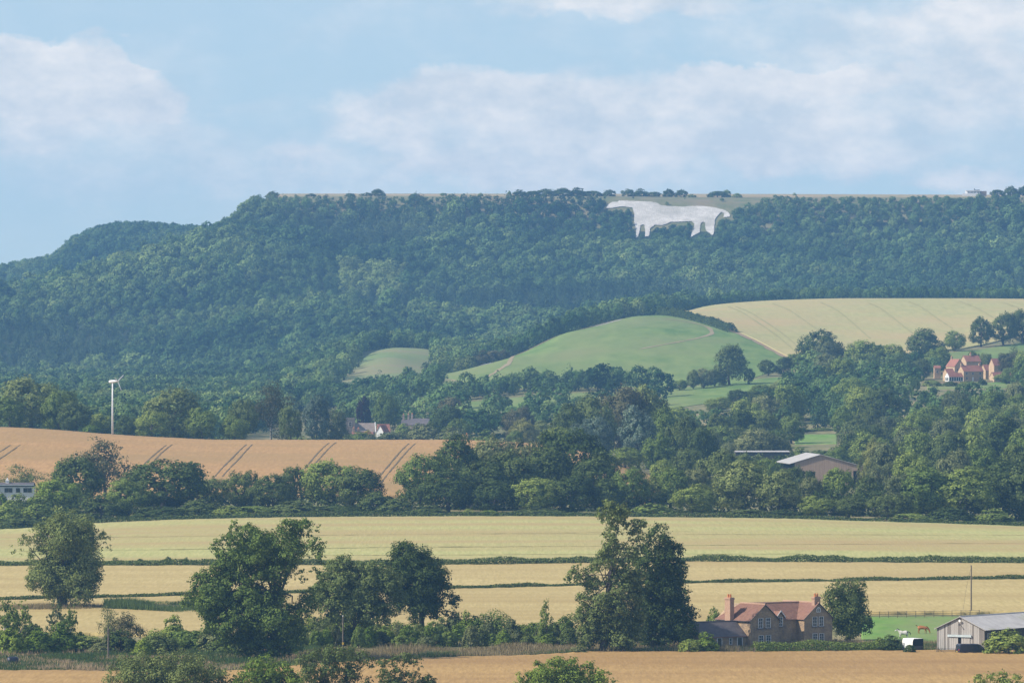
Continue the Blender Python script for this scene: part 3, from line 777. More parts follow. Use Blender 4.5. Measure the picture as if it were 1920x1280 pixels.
# the crowns that reach up into the bottom edge of the picture
D0 = 905
hero('hawthorn_tree', 300, D0, [(215, 1262, 14), (235, 1243, 16), (265, 1238, 18), (300, 1236, 20), (335, 1238, 20), (370, 1243, 20), (400, 1258, 16), (425, 1262, 12), (250, 1275, 28), (300, 1270, 32), (350, 1272, 30), (400, 1285, 26), (210, 1290, 22), (320, 1305, 34), (260, 1310, 30), (380, 1315, 26)],
     'olive', 'broad olive hawthorn crown at the bottom edge left of the big ash', leaf=.24, dens=.75, trunk_w=.3, seed=12)
hero('hazel_tree', 500, D0, [(455, 1262, 13), (475, 1248, 14), (500, 1243, 15), (525, 1252, 13), (545, 1262, 12), (470, 1278, 22), (510, 1275, 24), (550, 1285, 20), (440, 1285, 16), (490, 1305, 26), (530, 1310, 24)],
     'bright', 'bright green hazel crown at the bottom edge under the big ash', leaf=.24, dens=.9, trunk_w=.25, seed=13)
hero('elder_tree', 625, D0 - 8, [(565, 1240, 14), (590, 1230, 16), (620, 1227, 17), (650, 1228, 17), (680, 1234, 14), (700, 1242, 10), (580, 1262, 18), (620, 1256, 20), (660, 1260, 18), (600, 1285, 18), (650, 1290, 18), (690, 1280, 12)],
     'olive', 'olive thin crowned tree at the bottom edge below the tagged pole', leaf=.24, dens=.6, trunk_w=.25, seed=14)
hero('crab_tree', 745, D0 - 14, [(715, 1245, 10), (735, 1238, 11), (760, 1236, 12), (783, 1238, 9), (790, 1252, 6), (720, 1268, 13), (745, 1262, 12), (775, 1270, 12), (800, 1277, 13), (812, 1285, 10), (740, 1290, 18), (780, 1298, 18)],
     'olive', 'gappy tree at the bottom edge right of the olive crown', leaf=.24, dens=.75, trunk_w=.22, seed=15)
hero('field_maple_tree', 1060, D0 + 6, [(985, 1272, 14), (1010, 1255, 15), (1040, 1248, 17), (1070, 1250, 18), (1100, 1254, 16), (1128, 1265, 14), (1148, 1280, 10), (970, 1288, 12), (1020, 1280, 26), (1070, 1280, 28), (1120, 1290, 22), (1050, 1305, 30), (1000, 1305, 24)],
     'bright', 'rounded bright green tree top rising from the near wheat', leaf=.24, dens=1.0, trunk_w=.28, seed=16)
hero('thorn_tree', 1875, D0, [(1835, 1272, 9), (1855, 1268, 10), (1880, 1266, 10), (1905, 1270, 9), (1845, 1290, 14), (1880, 1288, 16), (1910, 1292, 14), (1822, 1279, 6)],
     'mid', 'low thorn top at the bottom corner below the barn', leaf=.22, dens=.7, trunk_w=.2, seed=17)

# ------------------------------------------------------------------ hedges
def hedge(name, pts, h, w, mat, label, leaf=.28, dens=1.0, seed=1, bump=.35, up=0.0):
    r = np.random.default_rng(seed)
    p = np.array(pts, float); x = colx(p[:, 0], p[:, 1])
    L = np.concatenate([[0], np.cumsum(np.hypot(np.diff(x), np.diff(p[:, 1])))])
    n = int(L[-1] * (h * 2 + w) / leaf ** 2 * 1.7 * dens)
    s = r.random(n) * L[-1]
    X = np.interp(s, L, x); D = np.interp(s, L, p[:, 1])
    hh = h * (1 + bump * fbm(s / 2.4, s * 0, seed + 3, 4) + bump * .5 * fbm(s / 9.0, s * 0, seed + 8, 2))
    hh = np.maximum(hh, h * .35)
    ang = r.uniform(-.15, math.pi + .15, n); rad = .72 + .28 * r.random(n)
    off = np.cos(ang) * w * .5 * rad; zz = np.maximum(np.sin(ang), 0.02) ** .75 * hh * rad
    dx, dy = np.interp(s, L, np.gradient(x, L)), np.interp(s, L, np.gradient(p[:, 1], L))
    l = np.hypot(dx, dy); X = X - dy / l * off; D = D + dx / l * off
    Z = hgt(CX + X / D * F, D) + zz + up
    P = np.stack([X, D, Z], -1); N_ = np.stack([-dy / l * np.cos(ang), dx / l * np.cos(ang), np.sin(ang) + .2], -1)
    org = gpt(p[len(p) // 2, 0], p[len(p) // 2, 1])
    V, Q = cards(P - np.array(org), N_, leaf, r)
    o = link(name, mesh_np(name, V, Q), None, [M[mat]])
    o.location = org
    return tag(o, label, 'hedge')


def mid_edge(a, b): return [(p, (d + e) / 2) for (p, d), (q, e) in zip(a, b)]


hedge('field_hedge', mid_edge(s2_far, s3_near), 1.7, 3.0, 'hedge', 'long low hedge along the near edge of the pale barley field', .34, 2.2, 21, .14)
hedge('field_hedge', mid_edge(s1_far, s2_near), 1.15, 2.4, 'hedge', 'thin low hedge between the two tan wheat strips', .32, 2.2, 22, .16)
hedge('field_hedge', [(-500, 1604), (300, 1604), (900, 1604), (1500, 1604), (2400, 1604)], 1.3, 2.5, 'dark', 'dark clipped hedge along the far edge of the pale barley field', .4, 1.8, 23, .16)
hedge('undergrowth_hedge', [(-500, 1642), (300, 1646), (740, 1644)], 4.6, 7, 'dark', 'dark undergrowth running under the left part of the tree belt', .7, 1.0, 26, .3)
hedge('undergrowth_hedge', [(760, 1650), (1150, 1652), (1500, 1650), (2300, 1650)], 5.2, 8, 'dark', 'dark undergrowth running under the grove and the right tree belt', .7, 1.0, 27, .3)
hedge('garden_hedge', [(1412, 1064), (1480, 1066), (1560, 1068), (1645, 1070)], 2.1, 2.4, 'mid', 'thick green garden hedge in front of the stone farmhouse', .26, 2.0, 24, .14)
hedge('bramble_hedge', [(-120, 1082), (100, 1080), (300, 1084), (430, 1082), (590, 1096)], 2.5, 4.5, 'mid', 'overgrown bramble hedge behind the rough grass left of the big ash', .30, 1.3, 28, .4)
hedge('bramble_hedge', [(590, 1118), (800, 1116), (1000, 1114), (1090, 1112)], 3.3, 4.5, 'mid', 'overgrown hedge running behind the shrub thicket to the tall open ash', .30, 1.3, 29, .35)
hedge('hill_hedge', dl([(1238, 590), (1290, 598), (1335, 610), (1374, 624)], 3050, 3640), 4.2, 6, 'dark', 'dark hedge between green hill and yellow barley ending in a clipped block', .8, 1.2, 25, .15)
for a, b, dd, hh, lab in ((40, 60, 0, 2.0, 'squat bush in the barley hedge left of the oak'), (252, 272, 0, 2.5, 'square bush in the barley hedge right of the oak'), (303, 326, 0, 2.6, 'broad bush in the barley hedge midway to the big ash'), (338, 360, 0, 2.4, 'round bush in the barley hedge nearest the big ash'), (200, 232, 0, 2.3, 'long dark bush in the barley hedge touching the oak')):
    d_ = float(np.interp((a + b) / 2, [p for p, _ in s3_near], [q for _, q in s3_near])) - 2
    tree('bush', (a + b) / 2, 0, b - a, d_, 'dark', lab, 'bushes in the barley hedge', 'shrub', h=hh)

# ------------------------------------------------------------------ shrubs and thickets of the near ground
NB = 'young trees and shrubs at the left edge of the rough grass'
for kind, px, top, w, d, mt, lab in [
    ('birch', 8, 1140, 54, 1068, 'mid', 'tall leafy sapling cut by the left edge behind the dark bale'),
    ('birch', 37, 1146, 42, 1072, 'mid', 'pointed green sapling second from the left edge'),
    ('bush', 62, 1158, 44, 1075, 'olive', 'olive bushy sapling right of the pointed one'),
    ('bush', 20, 1182, 56, 1060, 'bright', 'bright green shrub behind the dark bale'),
    ('bush', 72, 1180, 50, 1062, 'bright', 'yellowish green shrub between bale and white birch'),
    ('birch', 106, 1138, 36, 1078, 'pale', 'slender birch with drooping pale top below the oak'),
    ('birch', 132, 1154, 40, 1072, 'mid', 'pointed dense sapling right of the slender birch'),
    ('bush', 116, 1172, 62, 1064, 'bright', 'broad vivid green shrub under the slender birch'),
    ('bush', 172, 1192, 56, 1066, 'olive', 'low olive scrub left of the wooden pole'),
    ('sparse', 214, 1150, 44, 1074, 'pale', 'thin birch with white stems behind the wooden pole'),
    ('sparse', 240, 1162, 44, 1072, 'bronze', 'brownish rounded birch right of the wooden pole'),
    ('bush', 226, 1185, 60, 1062, 'dark', 'dark low shrub beneath the white stemmed birch'),
    ('bush', 268, 1201, 36, 1056, 'bright', 'small vivid lime shrub right of the wooden pole'),
    ('bush', 322, 1158, 58, 1088, 'mid', 'rounded green shrub at the field corner left of the big ash'),
    ('bush', 352, 1176, 80, 1072, 'mid', 'wide shrub under the left side of the big ash'),
    ('bush', 405, 1180, 80, 1066, 'pale', 'pale willow scrub under the left side of the big ash'),
    ('bush', 300, 1192, 60, 1062, 'olive', 'grey green scrub beside the lime shrub'),
    ('bush', 455, 1205, 60, 1052, 'pale', 'blue green shrub at the foot of the big ash'),
    ('bush', 150, 1190, 62, 1066, 'mid', 'green shrub between the vivid shrub and the olive scrub'),
    ('bush', 192, 1202, 46, 1062, 'pale', 'pale scrub just left of the wooden pole'),
    ('bush', 288, 1194, 54, 1066, 'mid', 'green shrub right of the small lime shrub'),
    ('bush', 376, 1188, 76, 1070, 'mid', 'green shrub in the shade of the big ash left side'),
    ('bush', 432, 1192, 70, 1062, 'olive', 'olive shrub beside the blue green one under the ash'),
    ('bush', 560, 1176, 60, 1085, 'mid', 'green shrub at the right foot of the big ash'),
    ('bush', 600, 1170, 60, 1092, 'pale', 'pale shrub between the big ash and the tagged pole'),
    ('bush', 1326, 1180, 62, 1066, 'bright', 'green shrub in front of the slate roofed wing'),
    ('bush', 1296, 1186, 50, 1064, 'mid', 'green shrub under the right side of the dark sycamore'),
    ('bush', 1338, 1130, 34, 1130, 'mid', 'rounded bush showing above the slate roof'),
    ('bush', 1890, 1170, 104, 1058, 'mid', 'large green bush in front of the dark side of the grey barn'),
    ('bush', 1672, 1186, 60, 1070, 'dark', 'dark bush left of the horse trailer'),
    ('bush', 1706, 1200, 26, 1062, 'dark', 'small dark bush in front of the horse trailer'),
    ('bush', 1650, 1190, 40, 1072, 'mid', 'green bush at the right end of the garden hedge'),
    ('bush', 1085, 1205, 44, 1062, 'pale', 'pale shrub at the foot of the tall open ash'),
]:
    tree(kind, px, top - (11 if px < 480 else 0), w * (1.3 if px < 480 else 1.0), d, mt, lab, NB if px < 480 else None, 'shrub' if kind == 'bush' else 'tree', bark='bark_pale' if kind == 'birch' or kind == 'sparse' else None)
TH = 'shrubs of the thicket behind the tall dry grass'
px = 585
i = 0
TP = []
while px < 1075:
    t = 1152 + 10 * math.sin(px / 37.0) + rng.uniform(-7, 9)
    mt = ['mid', 'pale', 'hedge', 'mid', 'olive', 'bright', 'pale', 'dark'][int(rng.integers(0, 8))]
    tone = {'mid': 'mid green', 'pale': 'pale grey green', 'hedge': 'dull green', 'olive': 'olive green', 'bright': 'bright green', 'dark': 'dark green'}[mt]
    where = 'behind tagged pole' if px < 690 else ('below dark round oak' if px < 860 else ('left of tall open ash' if px > 980 else 'mid thicket'))
    TP.append((tree('bush', px, t, rng.uniform(34, 56), 1108 + rng.uniform(-8, 10), mt, 'shrub', TH, 'shrub'), px, f'{tone} shrub', f'back row {where}'))
    TP.append((tree('bush', px + 8, t + rng.uniform(14, 28), rng.uniform(30, 46), 1090 + rng.uniform(-8, 6), ['mid', 'bright', 'pale', 'dark'][i % 4], 'shrub', TH, 'shrub'), px + 8, ['mid green', 'bright green', 'pale grey green', 'dark green'][i % 4] + ' shrub', f'front row {where}'))
    px += rng.uniform(17, 24); i += 1
tree('birch', 1025, 1128, 34, 1100, 'mid', 'pointed sapling standing above the thicket left of the tall open ash')


# tall grass bands (nobody could count the blades)
def grass_band(name, px0, px1, d0, d1, n, hmin, hmax, mat, label, seed, w=.10):
    r = np.random.default_rng(seed)
    P = r.uniform(px0, px1, n); t = r.random(n)
    D = (np.interp(P, *np.array(d0, float).T) if isinstance(d0, list) else d0) * (1 - t) + (np.interp(P, *np.array(d1, float).T) if isinstance(d1, list) else d1) * t
    X = colx(P, D); Z = hgt(P, D)
    hh = r.uniform(hmin, hmax, n) * np.clip(1 + .45 * fbm(X / 3.0, D / 5.0, seed, 3), .35, 1.7)
    a = r.uniform(0, 3.14, n); lean = r.normal(0, .25, (n, 2)) * hh[:, None]
    ww = w * r.uniform(.6, 1.5, n)
    c, s = np.cos(a) * ww, np.sin(a) * ww
    org = np.array([X.mean(), D.mean(), Z.mean()])
    v = np.stack([np.stack([X - c, D - s, Z - .1], -1), np.stack([X + c, D + s, Z - .1], -1), np.stack([X + lean[:, 0], D + lean[:, 1], Z + hh], -1)], 1).reshape(-1, 3) - org
    o = link(name, mesh_np(name, v, None, np.arange(n * 3).reshape(n, 3)), None, [M[mat]]); o.location = org
    return tag(o, label, 'grass', kind='stuff')


nf = [(p, d + 1.5) for p, d in near_far]
nf2 = [(p, d + 34) for p, d in near_far]
grass_band('tall_dry_grass', 560, 1960, nf, nf2, 46000, .5, 1.1, 'hay', 'tall tan grass verge between the near wheat and the thicket', 41)
grass_band('tall_green_grass', 560, 1960, nf, [(p, d + 9) for p, d in near_far], 15000, .4, .9, 'reed', 'green grass mixed along the verge of the near wheat', 42)
grass_band('rough_dry_grass', -60, 560, [(p, d + 2) for p, d in near_far], [(-300, 1085), (560, 1085)], 24000, .35, .9, 'hay', 'rough tan grass around the dark bale and the wooden pole', 43)
grass_band('rough_green_grass', -60, 600, [(p, d + 1) for p, d in near_far], [(-300, 1080), (560, 1080)], 46000, .4, .95, 'reed', 'rough green grass around the dark bale and the wooden pole', 44)
grass_band('reed_strip', 196, 420, [(196, 1216), (300, 1206), (420, 1190)], [(196, 1236), (300, 1240), (420, 1230)], 12000, .9, 1.5, 'reed', 'strip of tall green grass in the wheat right of the oak', 45)
grass_band('oak_grass', 0, 215, 1212, 1226, 5000, .5, 1.0, 'hay', 'pale dry grass around the trunk of the oak', 46)
grass_band('paddock_weeds', 1630, 1790, 1074, 1084, 5000, .5, 1.1, 'reed', 'tall weeds along the front of the horse paddock', 47)

# ------------------------------------------------------------------ trees of the belt behind the barley field
B1 = 'trees of the belt behind the pale barley field'
BELT = [
    # kind, px, top, width px, distance, tone, label
    ('bush', 34, 920, 70, 1660, 'mid', 'leafy bush right under the bungalow windows'),
    ('bush', 66, 917, 40, 1668, 'mid', 'bush at the right corner of the bungalow'),
    ('bush', 2, 916, 40, 1665, 'bright', 'light bush at the left edge under the bungalow windows'),
    ('bush', 10, 935, 80, 1618, 'mid', 'leafy shrub mass below the white bungalow at the left edge'),
    ('bush', 70, 925, 90, 1640, 'mid', 'bushy green tree below the right end of the bungalow'),
    ('broad', 110, 903, 84, 1650, 'bright', 'bright green rounded tree right of the bungalow'),
    ('bush', 120, 945, 90, 1616, 'dark', 'dark low bush under the bright tree by the bungalow'),
    ('sparse', 36, 877, 76, 1735, 'olive', 'thin olive tree right behind the bungalow roof'),
    ('broad', 142, 862, 108, 1665, 'dark', 'dark spreading tree in front of the thin brown tree'),
    ('sparse', 196, 830, 110, 1690, 'bronze', 'tall thin brownish tree with gaps standing over the orange wheat'),
    ('bush', 190, 925, 80, 1625, 'dark', 'dark bush left of the large round oak in the belt'),
    ('broad', 306, 866, 160, 1640, 'dark', 'large round dark oak below the first pair of wheel tracks'),
    ('broad', 240, 905, 80, 1628, 'mid', 'green tree at the left foot of the large round oak'),
    ('tall', 400, 895, 64, 1660, 'olive', 'narrow grey green tree right of the large round oak'),
    ('bush', 372, 930, 90, 1622, 'dark', 'dark undergrowth bush right of the large round oak'),
    ('tall', 458, 880, 84, 1645, 'dark', 'dark pyramid shaped tree between two pairs of wheel tracks'),
    ('broad', 512, 893, 80, 1640, 'dark', 'dark rounded tree right of the pyramid shaped one'),
    ('tall', 551, 873, 62, 1665, 'dark', 'dark tree with lumpy top under the third wheel tracks'),
    ('broad', 625, 868, 118, 1650, 'mid', 'broad grey green tree left of the fourth wheel tracks'),
    ('broad', 672, 885, 90, 1640, 'dark', 'dark tree leaning against the broad grey green one'),
    ('bush', 560, 935, 130, 1618, 'olive', 'low wide grey olive bush on the barley edge'),
    ('bush', 480, 940, 90, 1616, 'mid', 'low green bush on the barley edge below the pyramid tree'),
    ('bush', 706, 915, 80, 1632, 'dark', 'dark bush where the fourth wheel tracks end'),
    ('bush', 745, 928, 80, 1624, 'dark', 'dark bush just right of the fourth wheel tracks'),
    ('broad', 790, 855, 92, 1660, 'mid', 'feathery green tree at the left end of the centre grove'),
    ('broad', 862, 826, 112, 1675, 'dark', 'dark round topped tree in the left of the centre grove'),
    ('tall', 925, 814, 96, 1715, 'pale', 'pale grey willow showing behind the centre grove'),
    ('tall', 985, 818, 84, 1720, 'pale', 'second pale willow showing behind the centre grove'),
    ('broad', 905, 866, 116, 1650, 'dark', 'dark tree in front of the pale willows'),
    ('broad', 965, 852, 112, 1655, 'dark', 'dark spreading tree in the middle of the centre grove'),
    ('broad', 1020, 842, 112, 1660, 'dark', 'dark tree left of the tallest in the centre grove'),
    ('broad', 1078, 808, 132, 1680, 'dark', 'tallest dark tree of the centre grove with a broad head'),
    ('broad', 1118, 858, 100, 1655, 'dark', 'dark tree at the right end of the centre grove'),
    ('broad', 840, 885, 100, 1630, 'dark', 'dark lower tree at the left front of the centre grove'),
    ('broad', 1000, 900, 100, 1625, 'mid', 'green lower tree at the centre front of the grove'),
    ('broad', 1070, 895, 96, 1628, 'dark', 'dark lower tree at the right front of the grove'),
    ('broad', 930, 905, 90, 1625, 'dark', 'dark lower tree under the pale willows'),
    ('broad', 1140, 905, 80, 1630, 'dark', 'dark small tree behind the tall open ash'),
    ('bush', 880, 952, 40, 1612, 'mid', 'small round bush on the barley edge under the grove'),
    ('bush', 918, 952, 40, 1612, 'bright', 'small light bush on the barley edge under the grove'),
    ('broad', 1180, 880, 80, 1650, 'mid', 'green tree behind the right side of the open ash'),
    ('sparse', 1215, 890, 76, 1655, 'olive', 'thin olive tree with gaps of wheat right of the open ash'),
    ('broad', 1255, 880, 80, 1660, 'mid', 'green tree right of the gap with orange wheat'),
    ('tall', 1305, 878, 70, 1665, 'pale', 'pale grey willow left of the olive oak'),
    ('bush', 1225, 940, 90, 1616, 'mid', 'green shrub on the barley edge below the thin olive tree'),
    ('broad', 1345, 850, 96, 1720, 'olive', 'pale olive tree behind the broad grey oak'),
    ('broad', 1395, 868, 130, 1650, 'olive', 'broad grey olive oak with pale trunk in the right belt'),
    ('broad', 1300, 915, 90, 1626, 'mid', 'green rounded tree left of the broad grey oak'),
    ('broad', 1460, 885, 90, 1645, 'olive', 'olive tree left below the timber barn'),
    ('broad', 1500, 868, 76, 1760, 'dark', 'dark round tree hiding the left corner of the timber barn'),
    ('broad', 1518, 888, 70, 1665, 'pale', 'pale green tree directly under the barn gable'),
    ('broad', 1572, 870, 92, 1670, 'mid', 'round green tree in front of the barn gable'),
    ('broad', 1532, 925, 86, 1626, 'mid', 'lower green tree in front of the pale one by the barn'),
    ('broad', 1628, 886, 90, 1660, 'dark', 'dark tree at the right corner of the timber barn'),
    ('broad', 1590, 925, 90, 1628, 'dark', 'dark lower tree under the round green one by the barn'),
    ('tall', 1640, 822, 70, 1900, 'golden', 'golden yellow green tree right of the barn roof'),
    ('broad', 1668, 838, 80, 1860, 'pale', 'pale silvery tree right of the golden one'),
    ('broad', 1690, 893, 92, 1650, 'pale', 'pale rounded tree in the belt right of the barn'),
    ('broad', 1745, 885, 120, 1645, 'mid', 'large green spreading tree in the right part of the belt'),
    ('broad', 1810, 880, 124, 1645, 'mid', 'big dark green domed tree near the right edge'),
    ('broad', 1868, 868, 110, 1655, 'dark', 'dark domed tree second from the right edge'),
    ('broad', 1915, 878, 90, 1650, 'olive', 'olive tree cut by the right edge'),
    ('broad', 1665, 930, 84, 1626, 'dark', 'dark low tree between barn and right edge'),
    ('bush', 1780, 945, 90, 1620, 'dark', 'dark low bush on the barley edge at the right'),
    ('bush', 1860, 950, 90, 1620, 'mid', 'green low bush on the barley edge near the right corner'),
    ('bush', 1400, 948, 80, 1618, 'dark', 'dark low bush under the broad grey oak'),
    ('bush', 1470, 945, 90, 1618, 'dark', 'dark low bush left of the barn trees'),
    ('bush', 1010, 950, 120, 1614, 'dark', 'dark low growth along the foot of the centre grove'),
    ('bush', 800, 945, 90, 1616, 'dark', 'dark low growth at the left foot of the centre grove'),
    ('bush', 640, 940, 90, 1618, 'dark', 'dark low growth under the broad grey green tree'),
    ('bush', 300, 945, 110, 1617, 'dark', 'dark low growth under the large round oak'),
    ('bush', 40, 962, 110, 1610, 'dark', 'dark bush at the left end of the barley edge'),
    ('bush', 430, 945, 70, 1616, 'mid', 'green bush between the round oak and the pyramid tree'),
    ('bush', 1710, 955, 80, 1612, 'mid', 'green bush at the front of the right belt'),
]
for kind, px, top, w, d, mt, lab in BELT:
    by_barn = 1465 < px < 1645 and d < 1800
    tree(kind, px, top + (7 if by_barn else 0 if kind == 'bush' else -4), w * (.92 if by_barn else 1.12 if kind != 'broad' else 1.2), d, mt, lab, B1, 'shrub' if kind == 'bush' else 'tree')
B2 = 'trees around the barn and the right hand valley'
MIDT = [
    ('broad', 1065, 762, 92, 2080, 'olive', 'olive rounded tree left of the big brownish crowns'),
    ('broad', 1112, 742, 104, 2120, 'olive', 'large olive crown behind the centre grove'),
    ('broad', 1162, 726, 114, 2150, 'bronze', 'largest brownish crown above the silvery trees'),
    ('broad', 1216, 728, 104, 2160, 'olive', 'wide olive crown at the right of the brownish one'),
    ('broad', 1122, 782, 64, 2040, 'silver', 'blue silvery whitebeam in the middle left of the pair'),
    ('broad', 1196, 767, 80, 2040, 'silver', 'large silvery whitebeam below the brownish crowns'),
    ('broad', 1045, 800, 70, 2020, 'mid', 'green rounded tree just above the centre grove'),
    ('tall', 1085, 790, 60, 2030, 'silver', 'narrow silvery tree left of the blue silvery one'),
    ('broad', 1248, 765, 70, 2070, 'mid', 'green tree right of the large silvery whitebeam'),
    ('broad', 1278, 782, 84, 2020, 'dark', 'dark tree with square shoulders left of the greenhouse line'),
    ('broad', 1315, 800, 74, 2000, 'dark', 'dark rounded tree at the left end of the greenhouse line'),
    ('broad', 1232, 818, 80, 1990, 'mid', 'green tree under the silvery whitebeam'),
    ('broad', 1172, 838, 80, 1960, 'mid', 'green tree just right of the grove above the wheat gap'),
    ('broad', 1290, 842, 80, 1900, 'dark', 'dark tree below the left end of the greenhouse line'),
    ('broad', 1240, 862, 60, 1840, 'mid', 'green small tree right of the orange wheat gap'),
    ('broad', 1352, 798, 80, 2280, 'mid', 'green tree directly behind the greenhouse line'),
    ('broad', 1405, 800, 84, 2300, 'dark', 'dark tree behind the right part of the greenhouse line'),
    ('broad', 1450, 805, 70, 2300, 'mid', 'green tree left of the small bright meadow'),
    ('broad', 1720, 808, 94, 1980, 'mid', 'green domed tree right of the silvery one near the barn'),
    ('broad', 1775, 812, 104, 1960, 'olive', 'olive domed tree above the right part of the belt'),
    ('broad', 1825, 800, 96, 1990, 'mid', 'green domed tree above the big dark dome'),
    ('broad', 1876, 788, 114, 2000, 'dark', 'dark wide crown close to the right edge'),
    ('broad', 1925, 800, 90, 1960, 'mid', 'green crown cut by the right edge below the hamlet'),
    ('broad', 1715, 848, 80, 1800, 'mid', 'green tree between the belt and the valley right of the barn'),
    ('broad', 1790, 845, 90, 1790, 'pale', 'pale tree between the belt and the valley'),
    ('broad', 1850, 840, 90, 1800, 'mid', 'green tree behind the dark domed pair'),
    ('broad', 1910, 842, 90, 1800, 'dark', 'dark tree behind the olive one at the right edge'),
    ('broad', 1440, 860, 70, 1850, 'mid', 'green tree left of the pale barn roof'),
    ('broad', 1400, 850, 70, 1870, 'olive', 'olive tree under the greenhouse line'),
    ('bush', 1378, 846, 62, 2100, 'mid', 'first bush of the row hiding the long shed wall'),
    ('bush', 1399, 846, 62, 2108, 'dark', 'second bush of the row hiding the long shed wall'),
    ('bush', 1420, 846, 62, 2100, 'olive', 'third bush of the row hiding the long shed wall'),
    ('bush', 1441, 846, 62, 2108, 'mid', 'fourth bush of the row hiding the long shed wall'),
    ('bush', 1462, 846, 62, 2100, 'dark', 'fifth bush of the row hiding the long shed wall'),
    ('bush', 1483, 846, 62, 2108, 'olive', 'sixth bush of the row hiding the long shed wall'),
    ('broad', 1368, 648, 76, 2985, 'dark', 'large round lone tree at the right foot of the green hill'),
    ('tall', 1404, 688, 26, 2980, 'dark', 'small tree leaning on the right side of the round lone tree'),
    ('bush', 1500, 834, 56, 2255, 'mid', 'green bush below the left of the small bright meadow'),
    ('bush', 1535, 835, 60, 2250, 'olive', 'olive bush below the middle of the small bright meadow'),
    ('bush', 1568, 833, 50, 2258, 'mid', 'green bush below the right of the small bright meadow'),
    ('bush', 1505, 806, 60, 2495, 'olive', 'olive bush above the left of the small bright meadow'),
    ('bush', 1545, 807, 70, 2500, 'mid', 'green bush above the right of the small bright meadow'),
    ('broad', 1526, 788, 56, 2580, 'mid', 'green tree behind the left half of the small bright meadow'),
    ('broad', 1560, 792, 56, 2570, 'dark', 'dark tree behind the right half of the small bright meadow'),
    ('broad', 1348, 744, 62, 2690, 'mid', 'green tree at the lower left end of the lone tree meadow'),
    ('broad', 1388, 730, 62, 2740, 'dark', 'dark tree under the middle of the lone tree meadow'),
    ('broad', 1428, 721, 60, 2780, 'mid', 'green tree under the right part of the lone tree meadow'),
    ('broad', 1468, 711, 58, 2820, 'olive', 'olive tree at the right end of the lone tree meadow'),
    ('broad', 1340, 694, 40, 2975, 'dark', 'dark low tree on the left side of the round lone tree'),
    ('broad', 1535, 619, 86, 3120, 'dark', 'tall broad tree standing against the yellow barley field'),
    ('tall', 1583, 652, 32, 3125, 'dark', 'small tree right of the tall broad one against the barley'),
    ('broad', 1440, 674, 38, 3060, 'dark', 'rounded hedgerow tree right of the round lone tree'),
    ('broad', 1470, 670, 40, 3075, 'dark', 'hedgerow tree at the lower corner of the yellow barley'),
    ('broad', 1497, 662, 48, 3090, 'mid', 'hedgerow tree left of the tall broad one'),
    ('broad', 1300, 695, 34, 2960, 'olive', 'brownish hedgerow tree left of the round lone tree'),
    ('broad', 1320, 690, 40, 2965, 'pale', 'pale hedgerow tree left of the round lone tree'),
    ('broad', 1275, 712, 34, 2950, 'mid', 'small hedgerow tree at the left end of the lone tree hedge'),
    ('broad', 1625, 640, 96, 3080, 'mid', 'wide green tree below the right side of the yellow barley'),
    ('broad', 1675, 645, 60, 3080, 'mid', 'green tree left of the hamlet wood'),
    ('broad', 1735, 620, 84, 3160, 'olive', 'grey olive crown above the hamlet'),
    ('broad', 1790, 620, 46, 3290, 'mid', 'hedgerow tree left of the dark pointed one above the hamlet'),
    ('tall', 1840, 589, 52, 3330, 'dark', 'dark upright tree above the hamlet meadow'),
    ('broad', 1882, 586, 64, 3340, 'dark', 'dark broad tree at the upper right above the meadow'),
    ('broad', 1918, 582, 60, 3350, 'dark', 'dark tree at the right edge above the meadow'),
    ('conifer', 1902, 642, 26, 3140, 'dark', 'small dark pine in the meadow right of the hamlet'),
    ('broad', 1905, 660, 70, 2990, 'bronze', 'brownish crown right of the low red roofed house'),
    ('broad', 1880, 700, 40, 2960, 'mid', 'green tree hiding the right end of the low red roof'),
    ('broad', 1760, 650, 60, 3080, 'mid', 'green tree above the small red roof of the hamlet'),
    ('broad', 1725, 672, 56, 3020, 'dark', 'dark tree left of the small red roof of the hamlet'),
    ('bush', 1748, 708, 40, 2935, 'mid', 'green shrub below the small isolated red roof'),
    ('bush', 1782, 713, 40, 2930, 'dark', 'dark shrub below the white conservatory'),
    ('bush', 1815, 713, 40, 2930, 'mid', 'green shrub in front of the longest hamlet house'),
    ('bush', 1842, 708, 26, 2935, 'dark', 'small dark shrub right of the longest hamlet house front'),
    ('broad', 1893, 690, 40, 2950, 'mid', 'green tree at the right end of the hamlet lawn'),
    ('broad', 1845, 662, 30, 3080, 'olive', 'olive tree behind the low link house'),
    ('broad', 1888, 668, 44, 3040, 'mid', 'green tree right of the tall narrow hamlet house'),
    ('broad', 1826, 658, 30, 3100, 'dark', 'round dark garden tree behind the hamlet houses'),
]
for kind, px, top, w, d, mt, lab in MIDT:
    tree(kind, px, top, w, d, mt, lab, B2)
B3 = 'trees behind the crest of the orange wheat field'
